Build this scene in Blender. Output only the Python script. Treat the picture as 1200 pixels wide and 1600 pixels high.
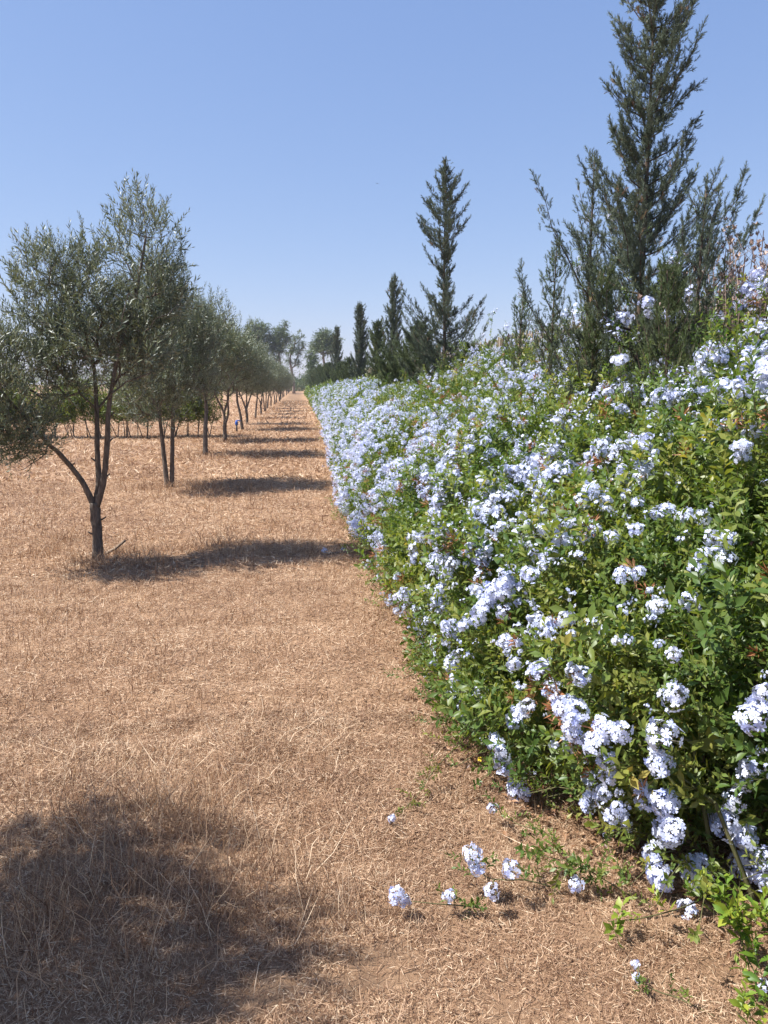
import bpy, math, random
import numpy as np
PI = math.pi
rad = math.radians
rng = np.random.default_rng(7)
random.seed(7)
for o in list(bpy.data.objects):
    bpy.data.objects.remove(o)
S = bpy.context.scene
COL = S.collection

# ------------------------------------------------------------------ camera
CAM_H = 1.6
PITCH = math.atan(200 / 1200)
YAW = math.atan(130 / 1200 * math.cos(PITCH))
cam = bpy.data.cameras.new('camera')
cam.sensor_fit = 'VERTICAL'
cam.sensor_height = 36
cam.lens = 36 * 1200 / 1600
cam.clip_start = 0.05
cam.clip_end = 4000
co = bpy.data.objects.new('camera', cam)
COL.objects.link(co)
co.location = (0, 0, CAM_H)
co.rotation_euler = (PI / 2 - PITCH, 0, -YAW)
S.camera = co
R_ = np.array([math.cos(YAW), -math.sin(YAW), 0])
F_ = np.array([math.sin(YAW) * math.cos(PITCH), math.cos(YAW) * math.cos(PITCH), -math.sin(PITCH)])
U_ = np.cross(R_, F_)

def ray(u, v):
    return F_ + R_ * (u - 600) / 1200 + U_ * (800 - v) / 1200

def gpt(u, v, z=0.0):
    """ground point seen at a photo pixel"""
    d = ray(u, v)
    t = (z - CAM_H) / d[2]
    return np.array([0, 0, CAM_H]) + d * t

def atY(u, v, Y):
    d = ray(u, v)
    return np.array([0, 0, CAM_H]) + d * (Y / d[1])

def atX(u, v, X):
    d = ray(u, v)
    return np.array([0, 0, CAM_H]) + d * (X / d[0])

def project(P):
    Q = P - np.array([0, 0, CAM_H])
    dz = Q @ F_
    return 600 + 1200 * (Q @ R_) / dz, 800 - 1200 * (Q @ U_) / dz, dz

# ------------------------------------------------------------------ sky, sun, exposure
SUN_EL, SUN_AZ = rad(56), rad(-93)          # azimuth from +Y towards +X
w = bpy.data.worlds.new('World')
S.world = w
w.use_nodes = True
nt = w.node_tree
bg = nt.nodes['Background']
sky = nt.nodes.new('ShaderNodeTexSky')
sky.sky_type = 'NISHITA'
sky.sun_disc = False
sky.sun_elevation = SUN_EL
sky.sun_rotation = SUN_AZ
sky.altitude = 0
sky.air_density = 1.0
sky.dust_density = 0.3
sky.ozone_density = 5.0
sep = nt.nodes.new('ShaderNodeSeparateColor'); cmb = nt.nodes.new('ShaderNodeCombineColor')     # softer, slightly violet summer sky
nt.links.new(sky.outputs[0], sep.inputs[0]); nt.links.new(cmb.outputs[0], bg.inputs[0])
for k, (g_, a_) in enumerate([(0.66, 1.24), (0.56, 1.42), (0.4, 2.3)]):
    pw = nt.nodes.new('ShaderNodeMath'); pw.operation = 'POWER'; pw.inputs[1].default_value = g_
    ml = nt.nodes.new('ShaderNodeMath'); ml.operation = 'MULTIPLY'; ml.inputs[1].default_value = a_
    nt.links.new(sep.outputs[k], pw.inputs[0]); nt.links.new(pw.outputs[0], ml.inputs[0]); nt.links.new(ml.outputs[0], cmb.inputs[k])
bg.inputs[1].default_value = 0.105
sun = bpy.data.lights.new('sun', 'SUN')
sun.energy = 4.8
sun.angle = rad(0.53)
sun.color = (1.0, 0.985, 0.955)
so = bpy.data.objects.new('sun', sun)
COL.objects.link(so)
sd = np.array([math.sin(SUN_AZ) * math.cos(SUN_EL), math.cos(SUN_AZ) * math.cos(SUN_EL), math.sin(SUN_EL)])
import mathutils
so.rotation_euler = mathutils.Vector(-sd).to_track_quat('-Z', 'Y').to_euler()
so.location = (-10, 0, 15)
S.view_settings.view_transform = 'Standard'
S.view_settings.look = 'None'
S.view_settings.exposure = 0.88
S.view_settings.gamma = 1
S.view_settings.use_curve_mapping = False
S.render.engine = 'CYCLES'
S.cycles.max_bounces = 6
S.cycles.diffuse_bounces = 3
S.cycles.transmission_bounces = 3
S.cycles.transparent_max_bounces = 4
S.cycles.volume_bounces = 0

# ------------------------------------------------------------------ object helpers
def tag(o, label=None, cat=None, group=None, kind=None):
    if label: o['label'] = label
    if cat: o['category'] = cat
    if group: o['group'] = group
    if kind: o['kind'] = kind
    return o

def empty(name, loc, label=None, cat=None, group=None, rz=0, sc=1):
    o = bpy.data.objects.new(name, None)
    o.empty_display_size = 0.3
    COL.objects.link(o)
    o.location = tuple(float(a) for a in loc)
    o.rotation_euler = (0, 0, rz)
    o.scale = (sc, sc, sc) if not isinstance(sc, tuple) else sc
    return tag(o, label, cat, group)

def link(name, me, parent=None, loc=None):
    o = bpy.data.objects.new(name, me)
    COL.objects.link(o)
    if parent is not None: o.parent = parent
    if loc is not None: o.location = tuple(float(a) for a in loc)
    return o

def nrm(a):
    return a / np.maximum(np.linalg.norm(a, axis=-1, keepdims=True), 1e-9)

def rdir(n, r=None):
    r = rng if r is None else r
    return nrm(r.normal(size=(n, 3)))

class Acc:
    """collects triangle soup with a per-vertex random value and a material index"""
    def __init__(s):
        s.V, s.F, s.R, s.M, s.n = [], [], [], [], 0
    def add(s, V, F, R=0.5, M=0):
        V = np.asarray(V, float); F = np.asarray(F, int)
        s.V.append(V); s.F.append(F + s.n)
        s.R.append(np.full(len(V), R) if np.isscalar(R) else np.asarray(R, float))
        s.M.append(np.full(len(F), M) if np.isscalar(M) else np.asarray(M))
        s.n += len(V)
        return s
    def get(s):
        return np.concatenate(s.V), np.concatenate(s.F), np.concatenate(s.R), np.concatenate(s.M)
    def mesh(s, name, mats, smooth=False):
        me = bpy.data.meshes.new(name)
        if s.n == 0: return me
        V, F, R, M = s.get()
        me.vertices.add(len(V)); me.vertices.foreach_set('co', V.astype(np.float32).ravel())
        me.loops.add(len(F) * 3); me.loops.foreach_set('vertex_index', F.astype(np.int32).ravel())
        me.polygons.add(len(F))
        me.polygons.foreach_set('loop_start', np.arange(0, len(F) * 3, 3, dtype=np.int32))
        me.polygons.foreach_set('material_index', M.astype(np.int32))
        if smooth: me.polygons.foreach_set('use_smooth', np.ones(len(F), bool))
        a = me.attributes.new('rnd', 'FLOAT', 'POINT')
        a.data.foreach_set('value', R.astype(np.float32))
        for m in mats: me.materials.append(m)
        me.update(calc_edges=True)
        return me

def inst(acc, tpl, D, N, T, sc=1.0, R=None, mix=0.4):
    """stamp template (V,F,R,M); local +Y goes along D, local +Z near N"""
    V, F, tR, tM = tpl
    n = len(T)
    if n == 0: return
    y = nrm(np.asarray(D, float)); x = np.cross(y, N); 
    bad = np.linalg.norm(x, axis=1) < 1e-3
    x[bad] = np.cross(y[bad], [0.3, 0.5, 0.8])
    x = nrm(x); z = np.cross(x, y)
    sc = np.broadcast_to(np.asarray(sc, float), (n,))
    M3 = np.stack([x, y, z], 2) * sc[:, None, None]
    P = np.einsum('nij,vj->nvi', M3, V) + np.asarray(T)[:, None, :]
    FF = F[None] + (np.arange(n) * len(V))[:, None, None]
    if R is None: R = rng.random(n)
    RR = R[:, None] * (1 - mix) + tR[None] * mix
    acc.add(P.reshape(-1, 3), FF.reshape(-1, 3), RR.ravel(), np.tile(tM, n))

def tube(acc, pts, radii, sides=7, M=0, R=0.5, cap=True, rough=0.0):
    pts = np.asarray(pts, float); radii = np.asarray(radii, float); n = len(pts)
    t = nrm(np.gradient(pts, axis=0))
    ref = np.array([0.31, 0.95, 0.05]) if abs(t[0, 1]) < 0.8 else np.array([1., 0, 0.1])
    x = nrm(np.cross(t, ref)); y = np.cross(t, x)
    a = np.arange(sides) / sides * 2 * PI
    rr = radii[:, None] * (1 + rough * rng.normal(size=(n, sides)))
    V = pts[:, None] + rr[..., None] * (np.cos(a)[None, :, None] * x[:, None] + np.sin(a)[None, :, None] * y[:, None])
    i = np.arange(n - 1)[:, None] * sides; j = np.arange(sides)[None]; k = (j + 1) % sides
    A, B, C, D = i + j, i + k, i + sides + k, i + sides + j
    F = np.concatenate([np.stack([A, B, C], -1).reshape(-1, 3), np.stack([A, C, D], -1).reshape(-1, 3)])
    V = V.reshape(-1, 3)
    if cap:
        V = np.vstack([V, pts[-1], pts[0]])
        b = (n - 1) * sides; jj = np.arange(sides); kk = (jj + 1) % sides
        F = np.vstack([F, np.stack([b + jj, b + kk, np.full(sides, n * sides)], 1), np.stack([kk, jj, np.full(sides, n * sides + 1)], 1)])
    acc.add(V, F, R, M)

def frusta(acc, P0, P1, r0, r1, sides=3, M=0, R=None):
    """many separate thin branch segments at once"""
    n = len(P0)
    if n == 0: return
    d = nrm(P1 - P0); x = np.cross(d, [0.2, 0.9, 0.3]); x = nrm(x); y = np.cross(d, x)
    a = np.arange(sides) / sides * 2 * PI
    ring = np.cos(a)[None, :, None] * x[:, None] + np.sin(a)[None, :, None] * y[:, None]
    V = np.concatenate([P0[:, None] + ring * np.reshape(r0, (-1, 1, 1)), P1[:, None] + ring * np.reshape(r1, (-1, 1, 1))], 1)
    f = []
    for j in range(sides):
        k = (j + 1) % sides
        f += [[j, k, sides + k], [j, sides + k, sides + j]]
    f = np.array(f)
    FF = f[None] + (np.arange(n) * 2 * sides)[:, None, None]
    R = rng.random(n) if R is None else R
    acc.add(V.reshape(-1, 3), FF.reshape(-1, 3), np.repeat(R, 2 * sides), M)

def catmull(pts, per=5):
    p = np.asarray(pts, float); p = np.vstack([2 * p[0] - p[1], p, 2 * p[-1] - p[-2]]); out = []
    for i in range(1, len(p) - 2):
        for t in np.arange(per) / per:
            a, b, c, d = p[i - 1], p[i], p[i + 1], p[i + 2]
            out.append(0.5 * (2 * b + (c - a) * t + (2 * a - 5 * b + 4 * c - d) * t * t + (3 * b - a - 3 * c + d) * t ** 3))
    out.append(p[-2])
    return np.array(out)

def skeleton(acc, roots, targets, tip=0.0025, base=None, bias=0.35, M=0, minr=0.0):
    """join every target to the nearest node already grown: natural looking limbs"""
    nodes = [np.array(r, float) for r in roots]
    plen = [0.0] * len(nodes); par = [-1] * len(nodes)
    ctr = nodes[0]
    order = np.argsort(np.linalg.norm(targets - ctr, axis=1))
    A = np.zeros((len(nodes) + len(targets) * 2, 3)); A[:len(nodes)] = nodes
    L = np.zeros(len(A)); n = len(nodes)
    L[:n] = np.linalg.norm(A[:n] - ctr, axis=1)
    par = list(range(-1, n - 1)); 
    for k in order:
        t = targets[k]
        d = np.linalg.norm(A[:n] - t, axis=1)
        i = int(np.argmin(d + bias * L[:n]))
        mid = (A[i] + t) / 2 + rng.normal(size=3) * d[i] * 0.06 + np.array([0, 0, -0.04 * d[i]])
        A[n] = mid; par.append(i); L[n] = L[i] + d[i] / 2
        A[n + 1] = t; par.append(n); L[n + 1] = L[i] + d[i]
        n += 2
    cnt = np.ones(n)
    for i in range(n - 1, len(nodes) - 1, -1): cnt[par[i]] += cnt[i]
    r = np.maximum(tip * cnt ** 0.42, minr)
    if base: r = np.minimum(r, base)
    idx = np.arange(len(nodes), n); pi = np.array(par)[idx]
    frusta(acc, A[pi], A[idx], np.minimum(r[pi], r[idx] * 1.5), r[idx], 4, M)

# ------------------------------------------------------------------ materials
def new_mat(name):
    m = bpy.data.materials.new(name); m.use_nodes = True
    t = m.node_tree; t.nodes.clear()
    out = t.nodes.new('ShaderNodeOutputMaterial')
    return m, t, out

def ramp(t, stops, src):
    r = t.nodes.new('ShaderNodeValToRGB')
    e = r.color_ramp.elements
    while len(e) < len(stops): e.new(0.5)
    for k, (p, c) in enumerate(stops):
        e[k].position = p; e[k].color = (*c, 1)
    t.links.new(src, r.inputs[0])
    return r

def leaf_mat(name, stops, trans=0.3, rough=0.45, spec=0.4, back=None, tint=(1.25, 1.25, 0.5), noise=None):
    m, t, out = new_mat(name)
    at = t.nodes.new('ShaderNodeAttribute'); at.attribute_name = 'rnd'
    src = at.outputs['Fac']
    if noise:
        tc = t.nodes.new('ShaderNodeTexCoord'); nz = t.nodes.new('ShaderNodeTexNoise'); nz.inputs['Scale'].default_value = noise
        t.links.new(tc.outputs['Object'], nz.inputs['Vector'])
        mx = t.nodes.new('ShaderNodeMath'); mx.operation = 'MULTIPLY_ADD'
        mx.inputs[1].default_value = 0.9; t.links.new(nz.outputs['Fac'], mx.inputs[0])
        ad = t.nodes.new('ShaderNodeMath'); ad.operation = 'MULTIPLY_ADD'; ad.inputs[1].default_value = 0.75; ad.inputs[2].default_value = -0.32
        t.links.new(src, ad.inputs[0]); t.links.new(ad.outputs[0], mx.inputs[2]); src = mx.outputs[0]
    r = ramp(t, stops, src)
    col = r.outputs[0]
    if back:
        g = t.nodes.new('ShaderNodeNewGeometry'); mc = t.nodes.new('ShaderNodeMixRGB')
        t.links.new(g.outputs['Backfacing'], mc.inputs[0]); t.links.new(col, mc.inputs[1]); mc.inputs[2].default_value = (*back, 1)
        col = mc.outputs[0]
    p = t.nodes.new('ShaderNodeBsdfPrincipled')
    p.inputs['Roughness'].default_value = rough
    p.inputs['Specular IOR Level'].default_value = spec
    t.links.new(col, p.inputs['Base Color'])
    if trans > 0:
        tr = t.nodes.new('ShaderNodeBsdfTranslucent'); ml = t.nodes.new('ShaderNodeMixRGB'); ml.blend_type = 'MULTIPLY'
        ml.inputs[0].default_value = 1; ml.inputs[2].default_value = (*tint, 1)
        t.links.new(col, ml.inputs[1]); t.links.new(ml.outputs[0], tr.inputs['Color'])
        ms = t.nodes.new('ShaderNodeMixShader'); ms.inputs[0].default_value = trans
        t.links.new(p.outputs[0], ms.inputs[1]); t.links.new(tr.outputs[0], ms.inputs[2])
        t.links.new(ms.outputs[0], out.inputs[0])
    else:
        t.links.new(p.outputs[0], out.inputs[0])
    return m

def bark_mat(name, a, b, scale=30, bump=0.4, stretch=0.25):
    m, t, out = new_mat(name)
    tc = t.nodes.new('ShaderNodeTexCoord'); mp = t.nodes.new('ShaderNodeMapping'); mp.inputs['Scale'].default_value = (1, 1, stretch)
    nz = t.nodes.new('ShaderNodeTexNoise'); nz.inputs['Scale'].default_value = scale; nz.inputs['Detail'].default_value = 6; nz.inputs['Roughness'].default_value = 0.7
    t.links.new(tc.outputs['Object'], mp.inputs[0]); t.links.new(mp.outputs[0], nz.inputs['Vector'])
    r = ramp(t, [(0.3, a), (0.7, b)], nz.outputs['Fac'])
    p = t.nodes.new('ShaderNodeBsdfPrincipled'); p.inputs['Roughness'].default_value = 0.9; p.inputs['Specular IOR Level'].default_value = 0.15
    bp = t.nodes.new('ShaderNodeBump'); bp.inputs['Strength'].default_value = bump; bp.inputs['Distance'].default_value = 0.01
    t.links.new(nz.outputs['Fac'], bp.inputs['Height']); t.links.new(bp.outputs[0], p.inputs['Normal'])
    t.links.new(r.outputs[0], p.inputs['Base Color']); t.links.new(p.outputs[0], out.inputs[0])
    return m

def plain_mat(name, c, rough=0.5, spec=0.4):
    m, t, out = new_mat(name)
    tc = t.nodes.new('ShaderNodeTexCoord'); nz = t.nodes.new('ShaderNodeTexNoise'); nz.inputs['Scale'].default_value = 60
    t.links.new(tc.outputs['Object'], nz.inputs['Vector'])
    r = ramp(t, [(0.3, tuple(x * 0.8 for x in c)), (0.7, c)], nz.outputs['Fac'])
    p = t.nodes.new('ShaderNodeBsdfPrincipled'); p.inputs['Roughness'].default_value = rough; p.inputs['Specular IOR Level'].default_value = spec
    t.links.new(r.outputs[0], p.inputs['Base Color']); t.links.new(p.outputs[0], out.inputs[0])
    return m

M_leaf = leaf_mat('plumbago_leaf', [(0.0, (0.050, 0.105, 0.022)), (0.33, (0.10, 0.165, 0.035)), (0.58, (0.175, 0.225, 0.048)), (0.8, (0.285, 0.295, 0.065)), (0.95, (0.40, 0.32, 0.08)), (1.0, (0.34, 0.16, 0.07))],
                  trans=0.42, rough=0.42, spec=0.45, noise=1.1)
M_leafy = leaf_mat('young_leaf', [(0.0, (0.07, 0.15, 0.02)), (0.5, (0.15, 0.25, 0.03)), (1.0, (0.38, 0.40, 0.05))], trans=0.36)
M_twig = bark_mat('green_twig', (0.07, 0.08, 0.03), (0.17, 0.15, 0.07), 40)
M_petal = leaf_mat('petal', [(0.0, (0.50, 0.55, 0.88)), (0.5, (0.72, 0.755, 0.95)), (1.0, (0.87, 0.88, 0.965))], trans=0.28, rough=0.6, spec=0.2, tint=(0.93, 0.95, 1.0))
M_calyx = leaf_mat('calyx', [(0, (0.16, 0.19, 0.05)), (1, (0.36, 0.30, 0.30))], trans=0.2)
M_seed = leaf_mat('dry_flower', [(0, (0.20, 0.07, 0.03)), (0.6, (0.38, 0.16, 0.07)), (1, (0.46, 0.29, 0.15))], trans=0.2)
M_olive = leaf_mat('olive_leaf', [(0, (0.054, 0.072, 0.038)), (0.6, (0.112, 0.134, 0.068)), (0.93, (0.19, 0.20, 0.10)), (1, (0.38, 0.24, 0.11))],
                   trans=0.13, rough=0.42, spec=0.5, back=(0.24, 0.262, 0.195))
M_cyp = leaf_mat('cypress_leaf', [(0, (0.082, 0.108, 0.075)), (0.6, (0.14, 0.168, 0.105)), (0.93, (0.24, 0.225, 0.13)), (1, (0.38, 0.22, 0.12))],
                 trans=0.16, rough=0.6, spec=0.3, noise=2.0)
M_cypg = leaf_mat('cypress_leaf_green', [(0, (0.065, 0.10, 0.038)), (0.6, (0.13, 0.165, 0.058)), (1, (0.25, 0.225, 0.09))], trans=0.18, rough=0.6, noise=2.0)
M_euc = leaf_mat('eucalyptus_leaf', [(0, (0.055, 0.085, 0.04)), (0.6, (0.115, 0.155, 0.065)), (1, (0.20, 0.22, 0.10))], trans=0.25, noise=0.3)
M_sap = leaf_mat('sapling_leaf', [(0, (0.08, 0.13, 0.025)), (0.6, (0.16, 0.21, 0.04)), (1, (0.30, 0.29, 0.06))], trans=0.35)
M_bark = bark_mat('olive_bark', (0.05, 0.04, 0.033), (0.22, 0.18, 0.145), 45, 0.9)
M_cbark = bark_mat('cypress_bark', (0.07, 0.05, 0.038), (0.16, 0.115, 0.085), 40)
M_ebark = bark_mat('eucalyptus_bark', (0.16, 0.13, 0.11), (0.32, 0.27, 0.22), 6)
M_wood = bark_mat('weathered_wood', (0.16, 0.11, 0.075), (0.33, 0.25, 0.18), 50)
M_straw = leaf_mat('straw', [(0.0, (0.165, 0.082, 0.045)), (0.3, (0.355, 0.212, 0.125)), (0.7, (0.60, 0.405, 0.255)), (1, (0.80, 0.62, 0.425))], trans=0.22, rough=0.55, spec=0.3, tint=(1, 0.95, 0.8))
M_stalk = leaf_mat('dark_stalk', [(0, (0.13, 0.06, 0.035)), (1, (0.33, 0.18, 0.10))], trans=0.1)
M_litter = leaf_mat('leaf_litter', [(0, (0.10, 0.05, 0.03)), (0.6, (0.24, 0.12, 0.06)), (1, (0.38, 0.22, 0.12))], trans=0.1)
M_reed = leaf_mat('reed', [(0, (0.22, 0.15, 0.10)), (0.6, (0.40, 0.31, 0.22)), (1, (0.55, 0.46, 0.34))], trans=0.0, rough=0.6)
M_weed = leaf_mat('dead_weed', [(0, (0.32, 0.20, 0.16)), (1, (0.54, 0.40, 0.32))], trans=0.0)
M_yel = leaf_mat('yellow_petal', [(0, (0.75, 0.5, 0.02)), (1, (0.85, 0.6, 0.03))], trans=0.2, tint=(1, 1, 0.5))

def ground_mat():
    m, t, out = new_mat('dry_ground')
    tc = t.nodes.new('ShaderNodeTexCoord'); V = tc.outputs['Object']
    def noise(sc, det=5, ro=0.6, vec=V, dist=0):
        n = t.nodes.new('ShaderNodeTexNoise'); n.inputs['Scale'].default_value = sc; n.inputs['Detail'].default_value = det
        n.inputs['Roughness'].default_value = ro; n.inputs['Distortion'].default_value = dist; t.links.new(vec, n.inputs['Vector']); return n.outputs['Fac']
    fine = noise(60, 8, 0.8, dist=1.5); mid = noise(5, 6, 0.65); big = noise(0.5, 4, 0.6)
    r = ramp(t, [(0.25, (0.14, 0.075, 0.045)), (0.45, (0.30, 0.18, 0.108)), (0.6, (0.46, 0.30, 0.187)), (0.8, (0.66, 0.475, 0.315))], fine)
    r2 = ramp(t, [(0.35, (0.36, 0.228, 0.142)), (0.65, (0.57, 0.39, 0.25))], mid)
    mx = t.nodes.new('ShaderNodeMixRGB'); mx.inputs[0].default_value = 0.45
    t.links.new(r.outputs[0], mx.inputs[1]); t.links.new(r2.outputs[0], mx.inputs[2])
    r3 = ramp(t, [(0.35, (0.82, 0.76, 0.72)), (0.65, (1.08, 1.05, 1.0))], big)
    m2 = t.nodes.new('ShaderNodeMixRGB'); m2.blend_type = 'MULTIPLY'; m2.inputs[0].default_value = 1
    t.links.new(mx.outputs[0], m2.inputs[1]); t.links.new(r3.outputs[0], m2.inputs[2])
    p = t.nodes.new('ShaderNodeBsdfPrincipled'); p.inputs['Roughness'].default_value = 0.95; p.inputs['Specular IOR Level'].default_value = 0.1
    bp = t.nodes.new('ShaderNodeBump'); bp.inputs['Strength'].default_value = 0.8; bp.inputs['Distance'].default_value = 0.02
    ad = t.nodes.new('ShaderNodeMath'); ad.operation = 'ADD'; t.links.new(fine, ad.inputs[0]); t.links.new(mid, ad.inputs[1])
    t.links.new(ad.outputs[0], bp.inputs['Height']); t.links.new(bp.outputs[0], p.inputs['Normal'])
    t.links.new(m2.outputs[0], p.inputs['Base Color']); t.links.new(p.outputs[0], out.inputs[0])
    return m

# ------------------------------------------------------------------ smooth noise
_ph = rng.random((24, 4)) * 2 * PI
_dr = rdir(24)
def wob(P, f=1.0, k0=0, n=6):
    P = np.asarray(P, float); s = 0
    for k in range(k0, k0 + n):
        s = s + np.sin((P @ _dr[k % 24]) * f * (1 + 0.45 * (k - k0)) * 2 * PI + _ph[k % 24, 0])
    return s / n * 1.5

# ------------------------------------------------------------------ ground
def gheight(x, y):
    P = np.stack([x, y, 0 * x], -1)
    near = np.exp(-np.maximum(y - 12, 0) / 10)
    return (0.022 * wob(P, 0.5, 0) + 0.012 * wob(P, 1.9, 7)) * near

def build_ground():
    ys = np.concatenate([np.arange(-12, 16, 0.16), 16 * 1.045 ** np.arange(0, 110)])
    xs = np.concatenate([-10 * 1.09 ** np.arange(56, 0, -1), np.arange(-10, 8, 0.16), 8 * 1.09 ** np.arange(1, 58)])
    X, Y = np.meshgrid(xs, ys)
    Z = gheight(X, Y)
    far = (np.abs(X) > 11) | (Y < -10)
    Z[far] = 0
    V = np.stack([X, Y, Z], -1).reshape(-1, 3)
    nx, ny = len(xs), len(ys)
    i, j = np.meshgrid(np.arange(ny - 1), np.arange(nx - 1), indexing='ij')
    a = i * nx + j
    F = np.concatenate([np.stack([a, a + 1, a + nx + 1], -1).reshape(-1, 3), np.stack([a, a + nx + 1, a + nx], -1).reshape(-1, 3)])
    ac = Acc(); ac.add(V, F)
    o = link('ground', ac.mesh('ground', [ground_mat()], True))
    tag(o, kind='structure')
build_ground()

# ------------------------------------------------------------------ hedge surface
EDGE = [(1200, 1395), (1060, 1395), (985, 1340), (880, 1262), (800, 1240), (745, 1165), (690, 1085), (655, 990), (622, 920), (575, 862),
        (548, 800), (533, 745), (520, 690), (500, 650), (487, 624)]
_e = np.array([gpt(*e) for e in EDGE])
_ey = np.concatenate([[-3, 0.8], _e[:, 1], [130]]); _ex = np.concatenate([[1.8, 1.7], _e[:, 0], [0.95]])
_o = np.argsort(_ey); _ey, _ex = _ey[_o], _ex[_o]
_S = np.array([0, .1, .22, .42, .66, .84, .93, 1.0])
def hedge_x0(Y): return np.interp(Y, _ey, _ex)
def hedge_prof(Y, s):
    x0 = hedge_x0(Y) - 0.07
    hh = np.interp(Y, [0, 4, 30, 130], [0.95, 1.0, 1.0, 1.0])
    X = [x0 + .14, x0 + .0, x0 + .10, x0 + 0.46, x0 + 1.12, x0 * 0 + 2.65, x0 * 0 + 3.05, x0 * 0 + 3.4]
    nr = np.interp(Y, [13, 19], [1, 0])[None] * 1.0
    Z = np.array([0, .25, .58, .98, 1.36, 1.74, 2.18, 1.95])[:, None] * nr + np.array([0, .25, .62, 1.12, 1.48, 1.62, 1.62, 1.5])[:, None] * (1 - nr)
    k = np.clip(np.searchsorted(_S, s, 'right') - 1, 0, 6)
    f = (s - _S[k]) / (_S[k + 1] - _S[k])
    XA = np.stack(np.broadcast_arrays(*X), 0); ZA = Z
    ii = np.arange(len(s))
    x = XA[k, ii] * (1 - f) + XA[k + 1, ii] * f
    z = (ZA[k, ii] * (1 - f) + ZA[k + 1, ii] * f) * hh
    return np.stack([x, Y, z], -1)
def hedge_surf(Y, s):
    Y = np.asarray(Y, float); s = np.asarray(s, float)
    P = hedge_prof(Y, s)
    e = 0.03
    ds = hedge_prof(Y, np.clip(s + e, 0, 0.999)) - hedge_prof(Y, np.clip(s - e, 0, 0.999))
    dy = np.array([0, 1.0, 0])
    N = nrm(np.cross(dy, ds) * -1)
    N[N[:, 0] > 0.9] *= 1
    flip = (N @ np.array([-0.5, 0, 0.8])) < 0
    N[flip] *= -1
    d = 0.15 * wob(P, 0.5, 3) + 0.12 * wob(P, 1.3, 11) + .03 * wob(P, 4, 6)
    return P + N * (d * np.clip(P[:, 2:3].ravel() / 0.4, 0.15, 1))[:, None], N

# ------------------------------------------------------------------ templates
def leaf_tpl(L, W, fold=0.25, droop=0.15, tipw=0.62):
    """spatulate leaf from the origin along +Y, 8 verts"""
    z1, z2, z3 = fold * W * 0.5, fold * W * 0.5, -droop * L
    V = np.array([[0, 0, 0], [-W * .28, L * .3, z1], [0, L * .3, 0], [W * .28, L * .3, z1],
                  [-W * .5, L * tipw, z2 - droop * L * .3], [0, L * tipw, -droop * L * .3], [W * .5, L * tipw, z2 - droop * L * .3], [0, L, z3]])
    F = np.array([[0, 2, 1], [0, 3, 2], [1, 2, 5], [1, 5, 4], [2, 3, 6], [2, 6, 5], [4, 5, 7], [5, 6, 7]])
    return V, F

def thin_leaf(L, W):
    V = np.array([[0, 0, 0], [-W / 2, L * .45, W * .12], [0, L * .5, -W * .05], [W / 2, L * .45, W * .12], [0, L, -0.04 * L]])
    F = np.array([[0, 2, 1], [0, 3, 2], [1, 2, 4], [2, 3, 4]])
    return V, F

def rotmat(d, n):
    y = nrm(np.array(d, float)); x = nrm(np.cross(y, n)); z = np.cross(x, y)
    return np.stack([x, y, z], 1)

def sprig_tpl(seed, nl=10, L=0.13, ll=0.042, lw=0.017, spread=0.9, stem=True, thin=False, stemr=0.0012):
    r = np.random.default_rng(seed); ac = Acc()
    bend = r.normal(size=2) * 0.12
    def pos(t): return np.array([bend[0] * t * t * L, t * L, bend[1] * t * t * L])
    if stem:
        frusta(ac, np.array([pos(0), pos(.5)]), np.array([pos(.5), pos(1)]), np.array([stemr, stemr * .8]), np.array([stemr * .8, stemr * .5]), 3, 1, np.array([.5, .5]))
    for k in range(nl):
        t = 0.12 + 0.88 * k / (nl - 1)
        a = k * 2.4 + r.normal() * 0.4
        up = 0.35 + 0.9 * t * r.uniform(0.6, 1.2)
        d = np.array([math.cos(a) * spread, up, math.sin(a) * spread])
        s = r.uniform(0.65, 1.2) * (1 - 0.25 * t)
        if thin: V, F = thin_leaf(ll * s, lw * s)
        else: V, F = leaf_tpl(ll * s, lw * s, r.uniform(.1, .4), r.uniform(-.05, .3))
        n = np.array([0, 1, 0]) + r.normal(size=3) * .35
        M = rotmat(d, n)
        ac.add(V @ M.T + pos(t), F, r.random(), 0)
    return ac.get()

def flower_disc(L, full):
    """five petals round a star, facing +Z"""
    V = [[0, 0, 0]]; F = []
    for k in range(5):
        a = k / 5 * 2 * PI
        c, s = math.cos(a), math.sin(a)
        def q(r, off, z): return [r * c - off * s, r * s + off * c, z]
        b = len(V)
        if full:
            V += [q(L * .5, L * .28, .08 * L), q(L * .5, -L * .28, .08 * L), q(L * .92, L * .34, .02 * L), q(L * .92, -L * .34, .02 * L), q(L * .93, 0, 0.07 * L)]
            F += [[0, b + 1, b], [b, b + 1, b + 4], [b, b + 4, b + 2], [b + 1, b + 3, b + 4]]
        else:
            V += [q(L * .85, L * .3, 0.03 * L), q(L * .85, -L * .3, 0.03 * L)]
            F += [[0, b + 1, b]]
    return np.array(V, float), np.array(F)

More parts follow.
